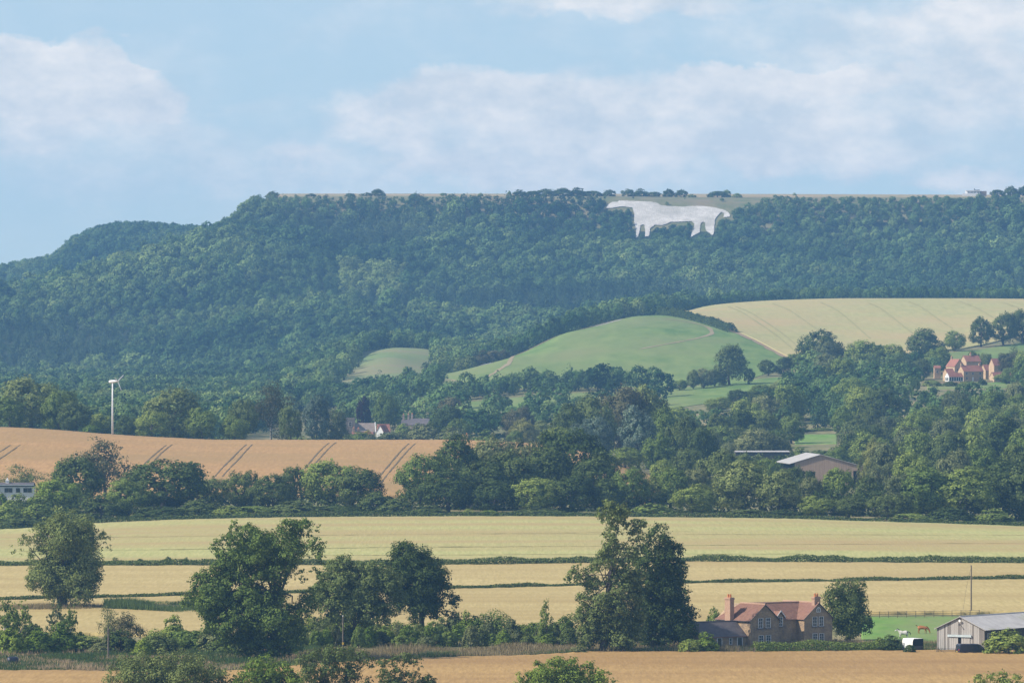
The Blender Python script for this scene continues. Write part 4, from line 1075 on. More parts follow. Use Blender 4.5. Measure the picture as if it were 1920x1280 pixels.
LEFT = [
    ('broad', 58, 708, 130, 2090, 'olive', 'huge domed tree at the left edge behind the orange wheat'),
    ('broad', 18, 745, 70, 2060, 'mid', 'green tree at the far left edge behind the orange wheat'),
    ('broad', 110, 730, 74, 2080, 'mid', 'right hand crown joined to the huge domed tree'),
    ('broad', 142, 755, 70, 2060, 'olive', 'lower olive tree left of the wind turbine'),
    ('bush', 172, 790, 40, 2030, 'bright', 'small bright bush left of the wind turbine foot'),
    ('broad', 240, 778, 50, 2060, 'dark', 'dark tree just right of the wind turbine'),
    ('broad', 190, 775, 60, 2090, 'mid', 'green tree behind the wind turbine mast'),
    ('broad', 322, 730, 124, 2070, 'olive', 'large olive brown tree right of the wind turbine'),
    ('broad', 285, 770, 70, 2050, 'mid', 'green tree on the left flank of the large olive brown one'),
    ('broad', 378, 768, 74, 2050, 'mid', 'yellowish tree on the right flank of the large olive brown one'),
    ('tall', 455, 742, 58, 2080, 'olive', 'narrow olive tree left of the half bare one'),
    ('broad', 440, 778, 60, 2050, 'mid', 'low green tree below the narrow olive one'),
    ('sparse', 508, 722, 74, 2090, 'bronze', 'half bare grey tree with a visible pale trunk'),
    ('broad', 545, 762, 60, 2070, 'olive', 'olive tree right of the half bare one'),
    ('broad', 592, 742, 58, 2250, 'silver', 'silvery round willow right of the half bare tree'),
    ('broad', 625, 770, 56, 2260, 'pale', 'pale weeping willow left of the church tower'),
    ('broad', 682, 748, 40, 2640, 'purple', 'dark purple copper beech behind the church roof'),
    ('broad', 724, 738, 56, 2660, 'mid', 'tall green tree right of the copper beech'),
    ('bush', 690, 803, 26, 2420, 'yellow', 'yellow flowering bush in front of the church'),
    ('broad', 985, 786, 58, 2340, 'golden', 'golden green rounded tree above the grove'),
    ('broad', 965, 808, 40, 2320, 'mid', 'small green tree left of the golden one'),
    ('bush', 600, 806, 50, 2330, 'mid', 'green garden bush left of the church'),
    ('bush', 650, 812, 50, 2320, 'dark', 'dark garden bush below the church tower'),
    ('bush', 735, 800, 60, 2330, 'pale', 'pale willow bush right of the white gable'),
    ('bush', 790, 790, 80, 2340, 'pale', 'pale willow scrub below the grey village house'),
    ('bush', 850, 795, 80, 2330, 'pale', 'pale willow scrub left of the two chimney pots'),
    ('bush', 910, 802, 70, 2320, 'mid', 'green scrub right of the two chimney pots'),
    ('bush', 700, 818, 60, 2310, 'mid', 'green hedge bush under the white gable'),
    ('bush', 560, 812, 50, 2320, 'mid', 'green bush below the silvery willow'),
    ('bush', 755, 789, 44, 2560, 'mid', 'green bush hiding the left wall of the grey village house'),
    ('bush', 785, 790, 50, 2550, 'pale', 'pale bush hiding the right wall of the grey village house'),
    ('bush', 665, 811, 40, 2400, 'mid', 'garden bush hiding the low red cottage'),
    ('bush', 720, 808, 36, 2420, 'bright', 'light garden bush right of the white gable'),
    ('bush', 674, 805, 50, 2410, 'mid', 'green garden bush before the low red cottage'),
    ('bush', 695, 811, 34, 2405, 'pale', 'pale garden bush under the yellow flowering bush'),
    ('bush', 640, 798, 44, 2480, 'pale', 'pale bush at the left foot of the church tower'),
]
for kind, px, top, w, d, mt, lab in LEFT:
    tree(kind, px, top, w, d, mt, lab, B3, 'shrub' if kind == 'bush' else 'tree', bark='bark_pale' if kind == 'sparse' else None)

# hedgerow and valley trees, scattered where the photograph shows closed tree cover
KEEP = [(1470, 1632, 868, 1992), (1742, 1892, 716, 3000), (640, 730, 806, 2600), (745, 795, 787, 2700), (1370, 1485, 849, 2165), (1250, 1310, 762, 2760), (1310, 1350, 740, 2800), (1350, 1400, 724, 2850), (1400, 1450, 714, 2900), (1450, 1500, 704, 2950), (1500, 1560, 832, 2400), (1640, 1700, 836, 1900)]
placed = [(t[1], t[4]) for t in MIDT + LEFT]
_used = {}


ORD = ['first', 'second', 'third', 'fourth', 'fifth', 'sixth', 'seventh', 'eighth', 'ninth', 'tenth', 'eleventh', 'twelfth', 'thirteenth', 'fourteenth', 'fifteenth']
PENDING = []
FAR_TREES = []


def settle_labels():
    by = {}
    for o, px, head, spot in PENDING + TP: by.setdefault((head, spot), []).append((px, o))
    for (head, spot), L_ in by.items():
        L_.sort(key=lambda t: t[0])
        for k, (px, o) in enumerate(L_):
            o['label'] = f'{head} {spot}' if len(L_) == 1 else f'{ORD[min(k, 14)]} {head} from left, {spot}'


def scatter(zone, n, px0, px1, dfun, hrange, wmul, tones, seed, where, group, gap=(26, 60)):
    r = np.random.default_rng(seed); done = 0; tries = 0
    while done < n and tries < n * 60:
        tries += 1
        px = r.uniform(px0, px1); d = dfun(px, r)
        if d is None: continue
        H = r.uniform(*hrange); w = H * r.uniform(*wmul)
        wp = w / d * F
        if any(abs(px - q) < gap[0] and abs(d - e) < gap[1] for q, e in placed): continue
        topy = float(row_of(px, d, H))
        bad = False
        for (a, b, lim, dm) in KEEP:
            if d < dm and px + wp * .5 > a and px - wp * .5 < b and topy < lim: bad = True
        if bad: continue
        placed.append((px, d)); done += 1
        if H / d * F < 62 and d > 2450:
            FAR_TREES.append((colx(px, d), d, w, H)); continue
        mt = tones[int(r.integers(0, len(tones)))]
        tone = {'dark': 'dark', 'mid': 'mid green', 'olive': 'olive', 'pale': 'pale green', 'bronze': 'brownish', 'silver': 'silvery', 'golden': 'yellowish'}[mt]
        size = 'tall' if H > hrange[0] + .66 * (hrange[1] - hrange[0]) else ('low' if H < hrange[0] + .33 * (hrange[1] - hrange[0]) else 'rounded')
        spot = where(px, d)
        o = tree(['broad', 'broad', 'tall'][int(r.integers(0, 3))], px, 0, wp, d, mt, 'tree', group, h=H)
        PENDING.append((o, px, f'{size} {tone} tree', spot))


def right_where(px, d):
    a = 'just behind timber barn' if d < 2250 and px < 1680 else ('below lone tree meadow' if px < 1420 else ('on slope between barn and barley' if px < 1600 else ('in wood left of hamlet' if px < 1740 else 'in wood below hamlet')))
    b = ', low down' if d < 2450 else (', half way up' if d < 2720 else ', high up')
    return a + b


def dr(px, r):
    d = r.uniform(2120, 3060)
    if px < 1500 and d > 2700 + (px - 1240) * .8: return None
    if 1740 < px < 1895 and d > 2860: return None
    if 1485 < px < 1575 and 2330 < d < 2480: return None
    if px < 1345 and d < 2250: return None
    return d


scatter('right', 150, 1235, 1960, dr, (9, 17), (.9, 1.25), ['mid', 'mid', 'dark', 'olive', 'dark', 'pale', 'mid'], 61, right_where, 'trees of the right hand valley wood', (22, 55))


def mid_where(px, d):
    a = 'behind village church' if px < 735 else ('around grey village house' if px < 830 else ('above pale willow scrub' if px < 960 else 'left of big brownish crowns'))
    return a + (', nearer row' if d < 2560 else (', second row' if d < 2760 else ', far hedgerow'))


def dm(px, r):
    d = r.uniform(2420, 3010)
    if 640 < px < 735 and d < 2660: return None
    if 742 < px < 798 and d < 2690: return None
    if 850 < px < 1190 and 2840 < d < 2970: return None
    return d


scatter('mid', 85, 640, 1250, dm, (8, 14), (.95, 1.35), ['mid', 'dark', 'mid', 'pale', 'olive', 'dark', 'bronze'], 62, mid_where, 'trees of the valley behind the village', (24, 60))
settle_labels()
# ------------------------------------------------------------------ the chalk horse
HORSE = [(1136.5, 392), (1139, 386), (1148, 380), (1150.5, 380), (1158, 380), (1161, 378), (1175, 377.8), (1200, 379), (1218, 379.5), (1230, 381), (1240, 386.5), (1260, 388.5), (1280, 389), (1300, 387.5), (1320, 388), (1340, 390.5), (1358, 395), (1366, 400), (1369, 405), (1367.5, 408), (1356.5, 408.5), (1357.5, 401), (1352, 399), (1348, 403), (1343, 409), (1340.5, 414), (1339.5, 425), (1338.5, 440), (1335, 442.5), (1328, 437), (1324, 434), (1322.5, 428), (1322, 420), (1318, 417), (1314, 420), (1312.5, 430), (1312, 437), (1306, 440), (1295, 446), (1297, 438), (1301, 428), (1302, 421), (1297, 416), (1280, 417), (1258, 417.5), (1248, 422), (1240, 424), (1228, 423), (1219, 430), (1217, 444), (1209.5, 445), (1209, 424), (1206, 422), (1201, 424), (1199, 436), (1196, 446), (1192.5, 446), (1192.5, 432), (1189, 418), (1188.5, 400), (1186, 391), (1177, 389.5), (1165, 388.5), (1150, 391)]


def inside(poly, x, y):
    poly = np.asarray(poly); x = np.asarray(x, float); y = np.asarray(y, float); res = np.zeros(x.shape, bool)
    j = len(poly) - 1
    for i in range(len(poly)):
        xi, yi = poly[i]; xj, yj = poly[j]
        c = ((yi > y) != (yj > y)) & (x < (xj - xi) * (y - yi) / (yj - yi + 1e-12) + xi)
        res ^= c; j = i
    return res


def build_chalk_horse():
    pxs = np.arange(1134, 1372, .9); pys = np.arange(376, 448, .45)
    ds = np.arange(4985, 5110, .5)
    verts, cell = [], {}
    G = np.zeros((len(pys), len(pxs)))
    for i, p in enumerate(pxs):
        rows = row_of(np.full(len(ds), p), ds)
        k = np.minimum.accumulate(rows)
        G[:, i] = np.interp(-pys, -k, ds)
    gp, gy = np.meshgrid(pxs, pys)
    ok = inside(HORSE, gp + .45, gy + .22)[:-1, :-1]
    Z = hgt(gp, G) + .5 + rng.random(G.shape) * .35
    V = np.stack([colx(gp, G), G, Z], -1)
    idx = np.arange(gp.size).reshape(gp.shape)
    q = np.stack([idx[:-1, :-1], idx[1:, :-1], idx[1:, 1:], idx[:-1, 1:]], -1)[ok]
    used, inv = np.unique(q.ravel(), return_inverse=True)
    org = gpt(1250, 5030)
    me = mesh_np('chalk_horse', V.reshape(-1, 3)[used] - np.array(org), inv.reshape(-1, 4))
    o = link('chalk_horse', me, None, [M['chalk']]); o.location = org
    return tag(o, 'huge white chalk horse figure cut into the wooded hillside facing left', 'hill figure')


build_chalk_horse()

# ------------------------------------------------------------------ woodland on the escarpment (far mass, one object each)
WP = bpy.data.collections.new('woodland_sources')
for i in range(5):
    cm, _ = proto('wood_broad', 200 + i, 'broad', 900, .085, nb=16, mat='wood_broad', trunk=False)
    o = bpy.data.objects.new('a%d_wood_crown' % i, cm); WP.objects.link(o)
for i in range(2):
    cm, _ = proto('wood_tall', 220 + i, 'tall', 800, .085, nb=16, mat='wood_broad', trunk=False)
    o = bpy.data.objects.new('b%d_wood_crown' % i, cm); WP.objects.link(o)
for i in range(2):
    cm, _ = proto('wood_conifer', 240 + i, 'conifer', 700, .085, nb=16, mat='wood_con', trunk=False)
    o = bpy.data.objects.new('c%d_wood_crown' % i, cm); WP.objects.link(o)


def woodland(name, X, D, S, Hh, tone, pid, label):
    n = len(X)
    Z = hgt(CX + X / D * F, D) - .2
    org = np.array([X.mean(), D.mean(), Z.mean()])
    me = bpy.data.meshes.new(name); me.vertices.add(n)
    me.vertices.foreach_set('co', (np.stack([X, D, Z], -1) - org).astype(np.float32).ravel())
    for an, ty, val in (('wid', 'FLOAT', S), ('hei', 'FLOAT', Hh), ('tone', 'FLOAT', tone), ('pid', 'INT', pid), ('rot', 'FLOAT', rng.uniform(0, 6.28, n))):
        a = me.attributes.new(an, ty, 'POINT'); a.data.foreach_set('value', np.asarray(val, np.int32 if ty == 'INT' else np.float32))
    o = link(name, me); o.location = org
    ng = bpy.data.node_groups.new(name + '_nodes', 'GeometryNodeTree')
    ng.interface.new_socket('Geometry', in_out='INPUT', socket_type='NodeSocketGeometry')
    ng.interface.new_socket('Geometry', in_out='OUTPUT', socket_type='NodeSocketGeometry')
    N, L = ng.nodes.new, ng.links.new
    gi, go = N('NodeGroupInput'), N('NodeGroupOutput')
    ci = N('GeometryNodeCollectionInfo'); ci.inputs['Collection'].default_value = WP
    ci.inputs['Separate Children'].default_value = True; ci.inputs['Reset Children'].default_value = True

    def att(nm, ty='FLOAT'):
        a = N('GeometryNodeInputNamedAttribute'); a.data_type = ty; a.inputs['Name'].default_value = nm
        return a.outputs[0]
    sc = N('ShaderNodeCombineXYZ'); w = att('wid'); L(w, sc.inputs[0]); L(w, sc.inputs[1]); L(att('hei'), sc.inputs[2])
    ro = N('ShaderNodeCombineXYZ'); L(att('rot'), ro.inputs[2])
    ip = N('GeometryNodeInstanceOnPoints'); ip.inputs['Pick Instance'].default_value = True
    L(gi.outputs[0], ip.inputs['Points']); L(ci.outputs[0], ip.inputs['Instance']); L(att('pid', 'INT'), ip.inputs['Instance Index'])
    L(sc.outputs[0], ip.inputs['Scale'])
    e2r = N('FunctionNodeEulerToRotation'); L(ro.outputs[0], e2r.inputs[0]); L(e2r.outputs[0], ip.inputs['Rotation'])
    L(ip.outputs[0], go.inputs[0])
    md = o.modifiers.new('scatter', 'NODES'); md.node_group = ng
    return tag(o, label, 'woodland', kind='stuff')


def wood_points(d0, d1, p0, p1, sp, seed):
    """jittered grid of tree positions in the ground plane"""
    r = np.random.default_rng(seed)
    xs = np.arange(colx(p0, d1), colx(p1, d1), sp); ys = np.arange(d0, d1, sp)
    gx, gy = np.meshgrid(xs, ys)
    gx = (gx + (np.arange(gx.shape[0]) % 2)[:, None] * sp * .5 + r.uniform(-.42, .42, gx.shape) * sp).ravel(); gy = (gy + r.uniform(-.42, .42, gy.shape) * sp).ravel()
    px = CX + gx / gy * F
    k = (px > p0) & (px < p1)
    return gx[k], gy[k], px[k], r


def wood_tone(x, d, r):
    t = 1.0 + .36 * fbm(x / 60.0, d / 42.0, 71, 3) + r.normal(0, .15, len(x)) + .4 * (r.random(len(x)) > .975)
    return np.clip(t, .45, 1.8)


def esc():
    x, d, px, r = wood_points(4180, 5085, -560, 2480, 9.4, 81)
    x2, d2, px2, _ = wood_points(4975, 5062, 1128, 1400, 4.2, 88)
    x3, d3, px3, _ = wood_points(5028, 5092, 470, 2480, 6.5, 89)
    small = np.concatenate([np.zeros(len(x), bool), np.ones(len(x2), bool), np.ones(len(x3), bool)])
    x, d, px = np.concatenate([x, x2, x3]), np.concatenate([d, d2, d3]), np.concatenate([px, px2, px3])
    row = row_of(px, d)
    con = fbm(x / 90.0, d / 70.0, 77, 2) + .25 * r.normal(0, 1, len(x))
    pid = np.where(con > .48, r.integers(7, 9, len(x)), np.where(r.random(len(x)) < .25, r.integers(5, 7, len(x)), r.integers(0, 5, len(x))))
    big = r.random(len(x))
    H = r.uniform(7.0, 12.5, len(x)) * (1 + .45 * (big > .92)) * (1 + .22 * fbm(x / 75.0, d / 60.0, 91, 2)); S = H * r.uniform(.75, 1.3, len(x))
    H = np.where(pid >= 7, H * 1.15, H); S = np.where(pid >= 7, S * .62, S)
    H = np.where(small, r.uniform(3.2, 5.5, len(x)), H); S = np.where(small, r.uniform(4.5, 8.0, len(x)), S); pid = np.where(small, r.integers(0, 5, len(x)), pid)
    # scrub along the steep brow
    brow = (d > 5036)
    H = np.where(brow, H * np.clip((row - 364) / 24, .4, 1), H); S = np.where(brow, np.minimum(S, H * 1.25), S)
    keep = (px < 470) | (row - H / d * F > 362 + 3 * r.random(len(x)))
    keep &= ~((px > 470) & (d > 5082) & (r.random(len(x)) < .4))
    # nothing may stand on or cover the chalk horse, low scrub only beside it
    near = (px > 1120) & (px < 1390) & (d > 4960)
    hp = H / d * F; wp = S / d * F
    cover = np.zeros(len(x), bool)
    def covers(hp, wp):
        c = np.zeros(len(x), bool)
        for fx in (-.55, -.28, 0, .28, .55):
            for fz in (0, .25, .5, .75, 1.0):
                c |= inside(HORSE, px + fx * wp, row - fz * hp)
        return c
    c1 = covers(hp, wp)
    sm = c1 & near
    H = np.where(sm, 3.2, H); S = np.where(sm, 3.8, S)
    c2 = covers(H / d * F, S / d * F)
    keep &= ~c2
    keep &= ~((px > 1135) & (px < 1425) & (row < 398) & (d > 5035) & (r.random(len(x)) < .93) & (row - H / d * F < 392))
    # open ground: quarry ledge and pale patch
    keep &= ~((px > 630) & (px < 770) & (row > 588) & (row < 604))
    t = wood_tone(x, d, r)
    t = np.where((np.abs(px - 700) < 62) & (np.abs(row - 535) < 26), 1.6, t)
    t = np.where((np.abs(px - 1040) < 120) & (np.abs(row - 440) < 30), t + .25, t)
    k = keep
    woodland('escarpment_woodland', x[k], d[k], S[k], H[k], t[k], pid[k], 'dense blue green woodland covering the long escarpment around the chalk horse')


def valley_wood():
    X, D_, S_, H_, T_, I_ = [], [], [], [], [], []
    def add(x, d, px, r, H0, H1, keep):
        H = r.uniform(H0, H1, len(x)); S = H * r.uniform(.8, 1.12, len(x)); k = keep
        X.append(x[k]); D_.append(d[k]); S_.append(S[k]); H_.append(H[k]); T_.append(wood_tone(x, d, r)[k]); I_.append(np.where(r.random(len(x)) < .12, 7, r.integers(0, 7, len(x)))[k])
    # left hand valley woods behind the orange field
    x, d, px, r = wood_points(2300, 4180, -420, 640, 11.5, 82)
    add(x, d, px, r, 9, 14, (px < 560 + (d - 2300) * .03) & ~((d < 2700) & (px > 540)) & ~((px > 600) & (d > 3250)))
    # woods around the clearing and behind the green hill
    x, d, px, r = wood_points(3030, 4200, 560, 1300, 9.5, 83)
    row = row_of(px, d)
    nearw = np.interp(px, [560, 640, 700, 760, 815, 818, 900, 960, 1080, 1160, 1215, 1300], [3780, 3655, 3730, 3780, 3760, 3345, 3372, 3412, 3484, 3560, 3660, 3930])
    ok = d > nearw
    ok |= (px < 628 + (d - 3300) * .13) & (d > 3230)
    ok |= (px < 822) & (d > 3030) & (d < 3150)
    ok &= ~((px > 615) & (px < 820) & (d < nearw) & (d > 3262) & (px > 622 + np.clip((d - 3300) * .16, 0, 100)))
    ok &= ~((px > 822) & (px < 1000) & (d < 3440) & (px > 880))
    add(x, d, px, r, 8, 13, ok)
    # wood line behind the yellow barley
    x, d, px, r = wood_points(3935, 4200, 1280, 2480, 9, 84)
    add(x, d, px, r, 6, 9, (d > np.interp(px, [1280, 1360, 2480], [3900, 3935, 3935])))
    x, d, px, r = wood_points(2975, 3030, 828, 1165, 8, 90)
    add(x, d, px, r, 5, 9.5, r.random(len(px)) < .8)
    # tree cover left of and around the hamlet, and beyond the frame on both sides
    x, d, px, r = wood_points(2100, 3160, 1960, 2500, 13, 85)
    add(x, d, px, r, 9, 14, px > 1960)
    x, d, px, r = wood_points(2505, 2900, 1470, 1610, 10.5, 94)
    add(x, d, px, r, 7, 10.5, px > 0)
    x, d, px, r = wood_points(1625, 2110, 1985, 2450, 12.5, 92)
    add(x, d, px, r, 9, 15, px > 0)
    x, d, px, r = wood_points(1622, 1715, -420, -45, 11, 93)
    add(x, d, px, r, 7, 12, px < 0)
    x, d, px, r = wood_points(3050, 3170, 1600, 1760, 12, 86)
    add(x, d, px, r, 7, 11, px > 0)
    ft = np.array(FAR_TREES)
    X.append(ft[:, 0]); D_.append(ft[:, 1]); S_.append(ft[:, 2] * .97); H_.append(ft[:, 3]); T_.append(wood_tone(ft[:, 0], ft[:, 1], r) * .95); I_.append(r.integers(0, 7, len(ft)))
    c = [np.concatenate(a) for a in (X, D_, S_, H_, T_, I_)]
    woodland('valley_woodland', *c, 'woodland filling the valley between village and escarpment foot')


def far_wood():
    x, d, px, r = wood_points(5480, 6060, -560, 452, 10, 87)
    H = r.uniform(8, 12, len(x)); S = H * r.uniform(.85, 1.15, len(x))
    woodland('far_woodland', x, d, S, H, wood_tone(x, d, r), r.integers(0, 7, len(x)), 'woodland on the far hill at the left behind the escarpment spur')


esc(); valley_wood(); far_wood()
# single trees and clumps that break the skyline
SKY = [(486, 362, 14, 5135, 'small rounded tree on the left brink of the plateau'), (511, 356, 30, 5150, 'larger round tree at the left brink of the plateau'), (583, 362, 24, 5140, 'low round tree on the plateau edge right of the brink pair'),
       (657, 360, 22, 5135, 'upright tree on the plateau edge left of the big clump'), (688, 360, 22, 5160, 'left tree of the big plateau clump'), (708, 352, 36, 5165, 'main round tree of the big plateau clump'),
       (778, 361, 14, 5180, 'small round bush on the plateau right of the big clump'), (832, 360, 16, 5175, 'small round tree in the middle of the bare plateau line'), (901, 361, 14, 5150, 'small tree on the plateau before the long tree mass'),
       (955, 356, 10, 5140, 'pointed small tree left of the long skyline wood'), (975, 354, 24, 5140, 'left end tree of the long skyline wood'), (1000, 354, 26, 5138, 'second tree of the long skyline wood'), (1025, 352, 30, 5138, 'third tree of the long skyline wood'),
       (1055, 350, 34, 5138, 'highest tree of the long skyline wood'), (1085, 350, 32, 5138, 'tree right of the highest in the skyline wood'), (1112, 354, 26, 5135, 'tree near the right end of the skyline wood'), (1142, 354, 24, 5130, 'right end tree of the long skyline wood above the horse head'),
       (1178, 352, 26, 5135, 'left tree of the row above the horse shoulder'), (1202, 352, 26, 5135, 'second tree of the row above the horse shoulder'), (1226, 356, 26, 5132, 'lower tree in the row above the horse back'), (1254, 352, 24, 5135, 'fourth tree of the row above the horse back'), (1278, 353, 22, 5135, 'right tree of the row above the horse back'),
       (1297, 363, 18, 5125, 'small bush right of the row above the horse'), (1345, 354, 36, 5135, 'wide tree above the horse rump'), (1362, 354, 18, 5138, 'tree joined to the wide one above the horse rump'), (1382, 361, 16, 5125, 'small tree right of the wide one above the rump'),
       (1490, 361, 9, 5300, 'tiny lone bush on the bare plateau line'), (1870, 350, 30, 5150, 'left tree of the skyline wood beside the white clubhouse'), (1895, 346, 36, 5150, 'tall tree of the skyline wood beside the white clubhouse'), (1922, 345, 36, 5150, 'right edge tree of the skyline wood by the clubhouse')]
for px, top, w, d, lab in SKY:
    tree('bush', px, top, w * (1.55 if 960 < px < 1160 else 1.3 if 1160 < px < 1400 else 1.1), d, 'mid' if w < 20 else 'dark', lab, 'trees on the plateau skyline', name='broadleaf_tree')
for px, top, w, lab in ((905, 652, 40, 'leftmost of three purplish brown gorse bushes on the hill foot'), (925, 648, 40, 'middle of three purplish brown gorse bushes on the hill foot'), (945, 652, 32, 'rightmost purplish brown gorse bush beside the pale path'), (880, 662, 36, 'dull green thorn bush touching the brown gorse'), (862, 668, 30, 'dull green thorn bush at the far left of the hill foot')):
    tree('bush', px, top, w, d_at(px, top + 22, 3240, 3440), 'bronze' if px > 890 else 'olive', lab, 'bushes at the left foot of the green hill', 'shrub')

# ------------------------------------------------------------------ building materials
M['stone'] = surf_mat('house_stone', (.28, .195, .115), (.47, .345, .22), 2.6, (1, 1, 2.2), c3=(.20, .16, .13), scale3=.8, bump=.5, contrast=.3)
M['brick'] = surf_mat('chimney_brick', (.35, .215, .15), (.46, .31, .22), 4, (1, 1, 2.5), bump=.3)
M['pantile'] = surf_mat('clay_pantile', (.175, .095, .070), (.27, .155, .115), 1.6, (1, 1, 1), c3=(.24, .13, .10), scale3=.5, bump=.3)
M['pantile_far'] = surf_mat('clay_pantile_far', (.24, .105, .080), (.33, .155, .115), .5)
M['slate'] = surf_mat('slate', (.070, .066, .075), (.115, .105, .115), 1.8, (1, 1, 1), rough=.6, c3=(.14, .12, .12), scale3=.6)
M['pot'] = surf_mat('clay_pot', (.50, .17, .07), (.60, .24, .11), 3)
M['white'] = surf_mat('white_paint', (.74, .74, .73), (.80, .80, .79), 2, rough=.55)
M['dark_gap'] = surf_mat('dark_interior', (.008, .008, .009), (.016, .015, .015), 2)  # near-black stands in for the shade inside the barns and on the trailer rear
M['grey_board'] = surf_mat('weathered_board', (0.288, 0.275, 0.261), (0.486, 0.468, 0.441), 1.3, (5, 5, .25), contrast=.25)
M['grey_board_dark'] = surf_mat('weathered_board_dark', (.15, .135, .12), (.29, .27, .25), 1.3, (5, 5, .25), contrast=.25)
M['shade_board'] = surf_mat('shaded_board', (.055, .052, .05), (.09, .085, .08), 1.3, (5, 5, .25))  # shade of the barn's unlit side put into the board colour; shed wall shares it
M['brown_board'] = surf_mat('brown_board', (.27, .195, .145), (.42, .32, .25), .9, (4, 4, .2), contrast=.25)
M['sheet'] = surf_mat('grey_roof_sheet', (.36, .35, .345), (.48, .47, .46), .5, (1, 1, 1), c3=(.30, .31, .20), scale3=.22, rough=.7, contrast=.3, amt3=(.55, .72))
M['sheet_pale'] = surf_mat('pale_roof_sheet', (.34, .33, .32), (.44, .43, .42), .5, rough=.6)
M['rail_metal'] = surf_mat('galvanised_rail', (.40, .47, .49), (.50, .57, .59), 2, rough=.5)
M['steel'] = surf_mat('dark_steel', (.05, .05, .055), (.08, .08, .085), 3, rough=.5)
M['wood_pole'] = surf_mat('pole_wood', (.12, .10, .08), (.20, .17, .14), 3, (3, 3, .3))
M['post_wood'] = surf_mat('fence_wood', (.15, .125, .09), (.24, .20, .15), 3, (3, 3, .5))
M['cream_stone'] = surf_mat('pale_stone', (.42, .30, .19), (.52, .38, .25), .8)
M['grey_stone'] = surf_mat('church_stone', (.22, .18, .16), (.30, .25, .22), .8)
M['turbine'] = surf_mat('turbine_paint', (.66, .67, .68), (.74, .75, .76), .6, rough=.45)


def glass_mat():
    m, nt, N, L = new_mat('window_glass')
    b = N('ShaderNodeBsdfPrincipled'); b.inputs['Base Color'].default_value = (.035, .045, .05, 1); b.inputs['Roughness'].default_value = .06
    b.inputs['Specular IOR Level'].default_value = .6
    o = N('ShaderNodeOutputMaterial'); L(b.outputs[0], o.inputs[0]); return m


def paint_mat(name, c, rough=.3):
    m, nt, N, L = new_mat(name)
    b = N('ShaderNodeBsdfPrincipled'); b.inputs['Base Color'].default_value = rgba(c); b.inputs['Roughness'].default_value = rough; b.inputs['Coat Weight'].default_value = .3
    n = N('ShaderNodeTexNoise'); n.inputs['Scale'].default_value = 4
    mr = N('ShaderNodeMapRange'); L(n.outputs[0], mr.inputs[0]); mr.inputs['To Min'].default_value = rough * .8; mr.inputs['To Max'].default_value = min(1, rough * 1.6); L(mr.outputs[0], b.inputs['Roughness'])
    o = N('ShaderNodeOutputMaterial'); L(b.outputs[0], o.inputs[0]); return m


M['glass'] = glass_mat()
M['navy'] = paint_mat('navy_car_paint', (.012, .018, .04))
M['tyre'] = surf_mat('tyre_rubber', (.012, .012, .012), (.02, .02, .02), 5)
M['red_lamp'] = paint_mat('red_lamp', (.5, .03, .03), .2)
M['plate'] = paint_mat('yellow_plate', (.65, .50, .10), .4)
M['bale'] = paint_mat('black_wrap', (.012, .013, .022), .28)
M['yellow_tag'] = paint_mat('yellow_tag', (.75, .50, .04), .5)


# ------------------------------------------------------------------ building makers (local axes: x along the front, y into depth, z up)
def window(parent, x, y, z0, w, h, bars=(1, 2), n_=-1, frame=.05, sill=True, axis='x', arch=False, mat='white'):
    """sash window set on a wall plane y=const whose outside is towards n_*y (axis x), or on x=const (axis y)"""
    def T(a, o, c):       # a along the wall, o outwards, c up
        return (a, y + n_ * o, c) if axis == 'x' else (y + n_ * o, a, c)
    def bx(mb, a0, a1, o0, o1, c0, c1):
        p, q = T(a0, o0, c0), T(a1, o1, c1)
        mb.box(tuple(min(i, j) for i, j in zip(p, q)), tuple(max(i, j) for i, j in zip(p, q)))
    pane = MB(); bx(pane, x + .02, x + w - .02, .012, .03, z0 + .02, z0 + h - .02)
    fr = MB()
    bx(fr, x - .03, x + frame, .033, .09, z0, z0 + h); bx(fr, x + w - frame, x + w + .03, .033, .09, z0, z0 + h)
    bx(fr, x + frame, x + w - frame, .033, .09, z0 + h - frame, z0 + h); bx(fr, x + frame, x + w - frame, .033, .09, z0, z0 + frame)
    for i in range(bars[0]):
        c = x + w * (i + 1) / (bars[0] + 1); bx(fr, c - .014, c + .014, .034, .07, z0 + frame, z0 + h - frame)
    for i in range(bars[1]):
        c = z0 + h * (i + 1) / (bars[1] + 1); bx(fr, x + frame, x + w - frame, .036, .075, c - .018, c + .018)
    f = fr.build('window', M[mat], parent)
    pane.build('pane', M['glass'], f)
    if sill:
        s = MB(); bx(s, x - .15, x + w + .15, .012, .16, z0 - .14, z0 - .004); s.build('sill', M['slate'], f)
    return f


def pantile_roof(mb, e0, e1, r1, r0, pitch=.30, amp=.05, rows=14):
    """corrugated tile slope between eave edge e0-e1 and ridge edge r0-r1"""
    e0, e1, r0, r1 = map(Vector, (e0, e1, r0, r1))
    L = max((e1 - e0).length, (r1 - r0).length); n = max(4, int(L / pitch * 2))
    nrm = (e1 - e0).cross(r0 - e0).normalized() if (e1 - e0).length > .1 else (r1 - r0).cross(r0 - e0).normalized()
    if nrm.z < 0: nrm = -nrm
    pts, fc = [], []
    for j in range(rows + 1):
        for st in (0, 1):
            t = j / rows
            if j == rows and st: break
            a, b = e0.lerp(r0, t), e1.lerp(r1, t)
            for i in range(n + 1):
                p = a.lerp(b, i / n) + nrm * (amp * (i % 2) + (.03 if st == 0 and j > 0 else 0.0) + .02)
                pts.append(p)
    rws = len(pts) // (n + 1)
    for j in range(rws - 1):
        for i in range(n):
            k = j * (n + 1) + i; fc.append((k, k + 1, k + n + 2, k + n + 1))
    mb.poly(pts, fc)
    return mb


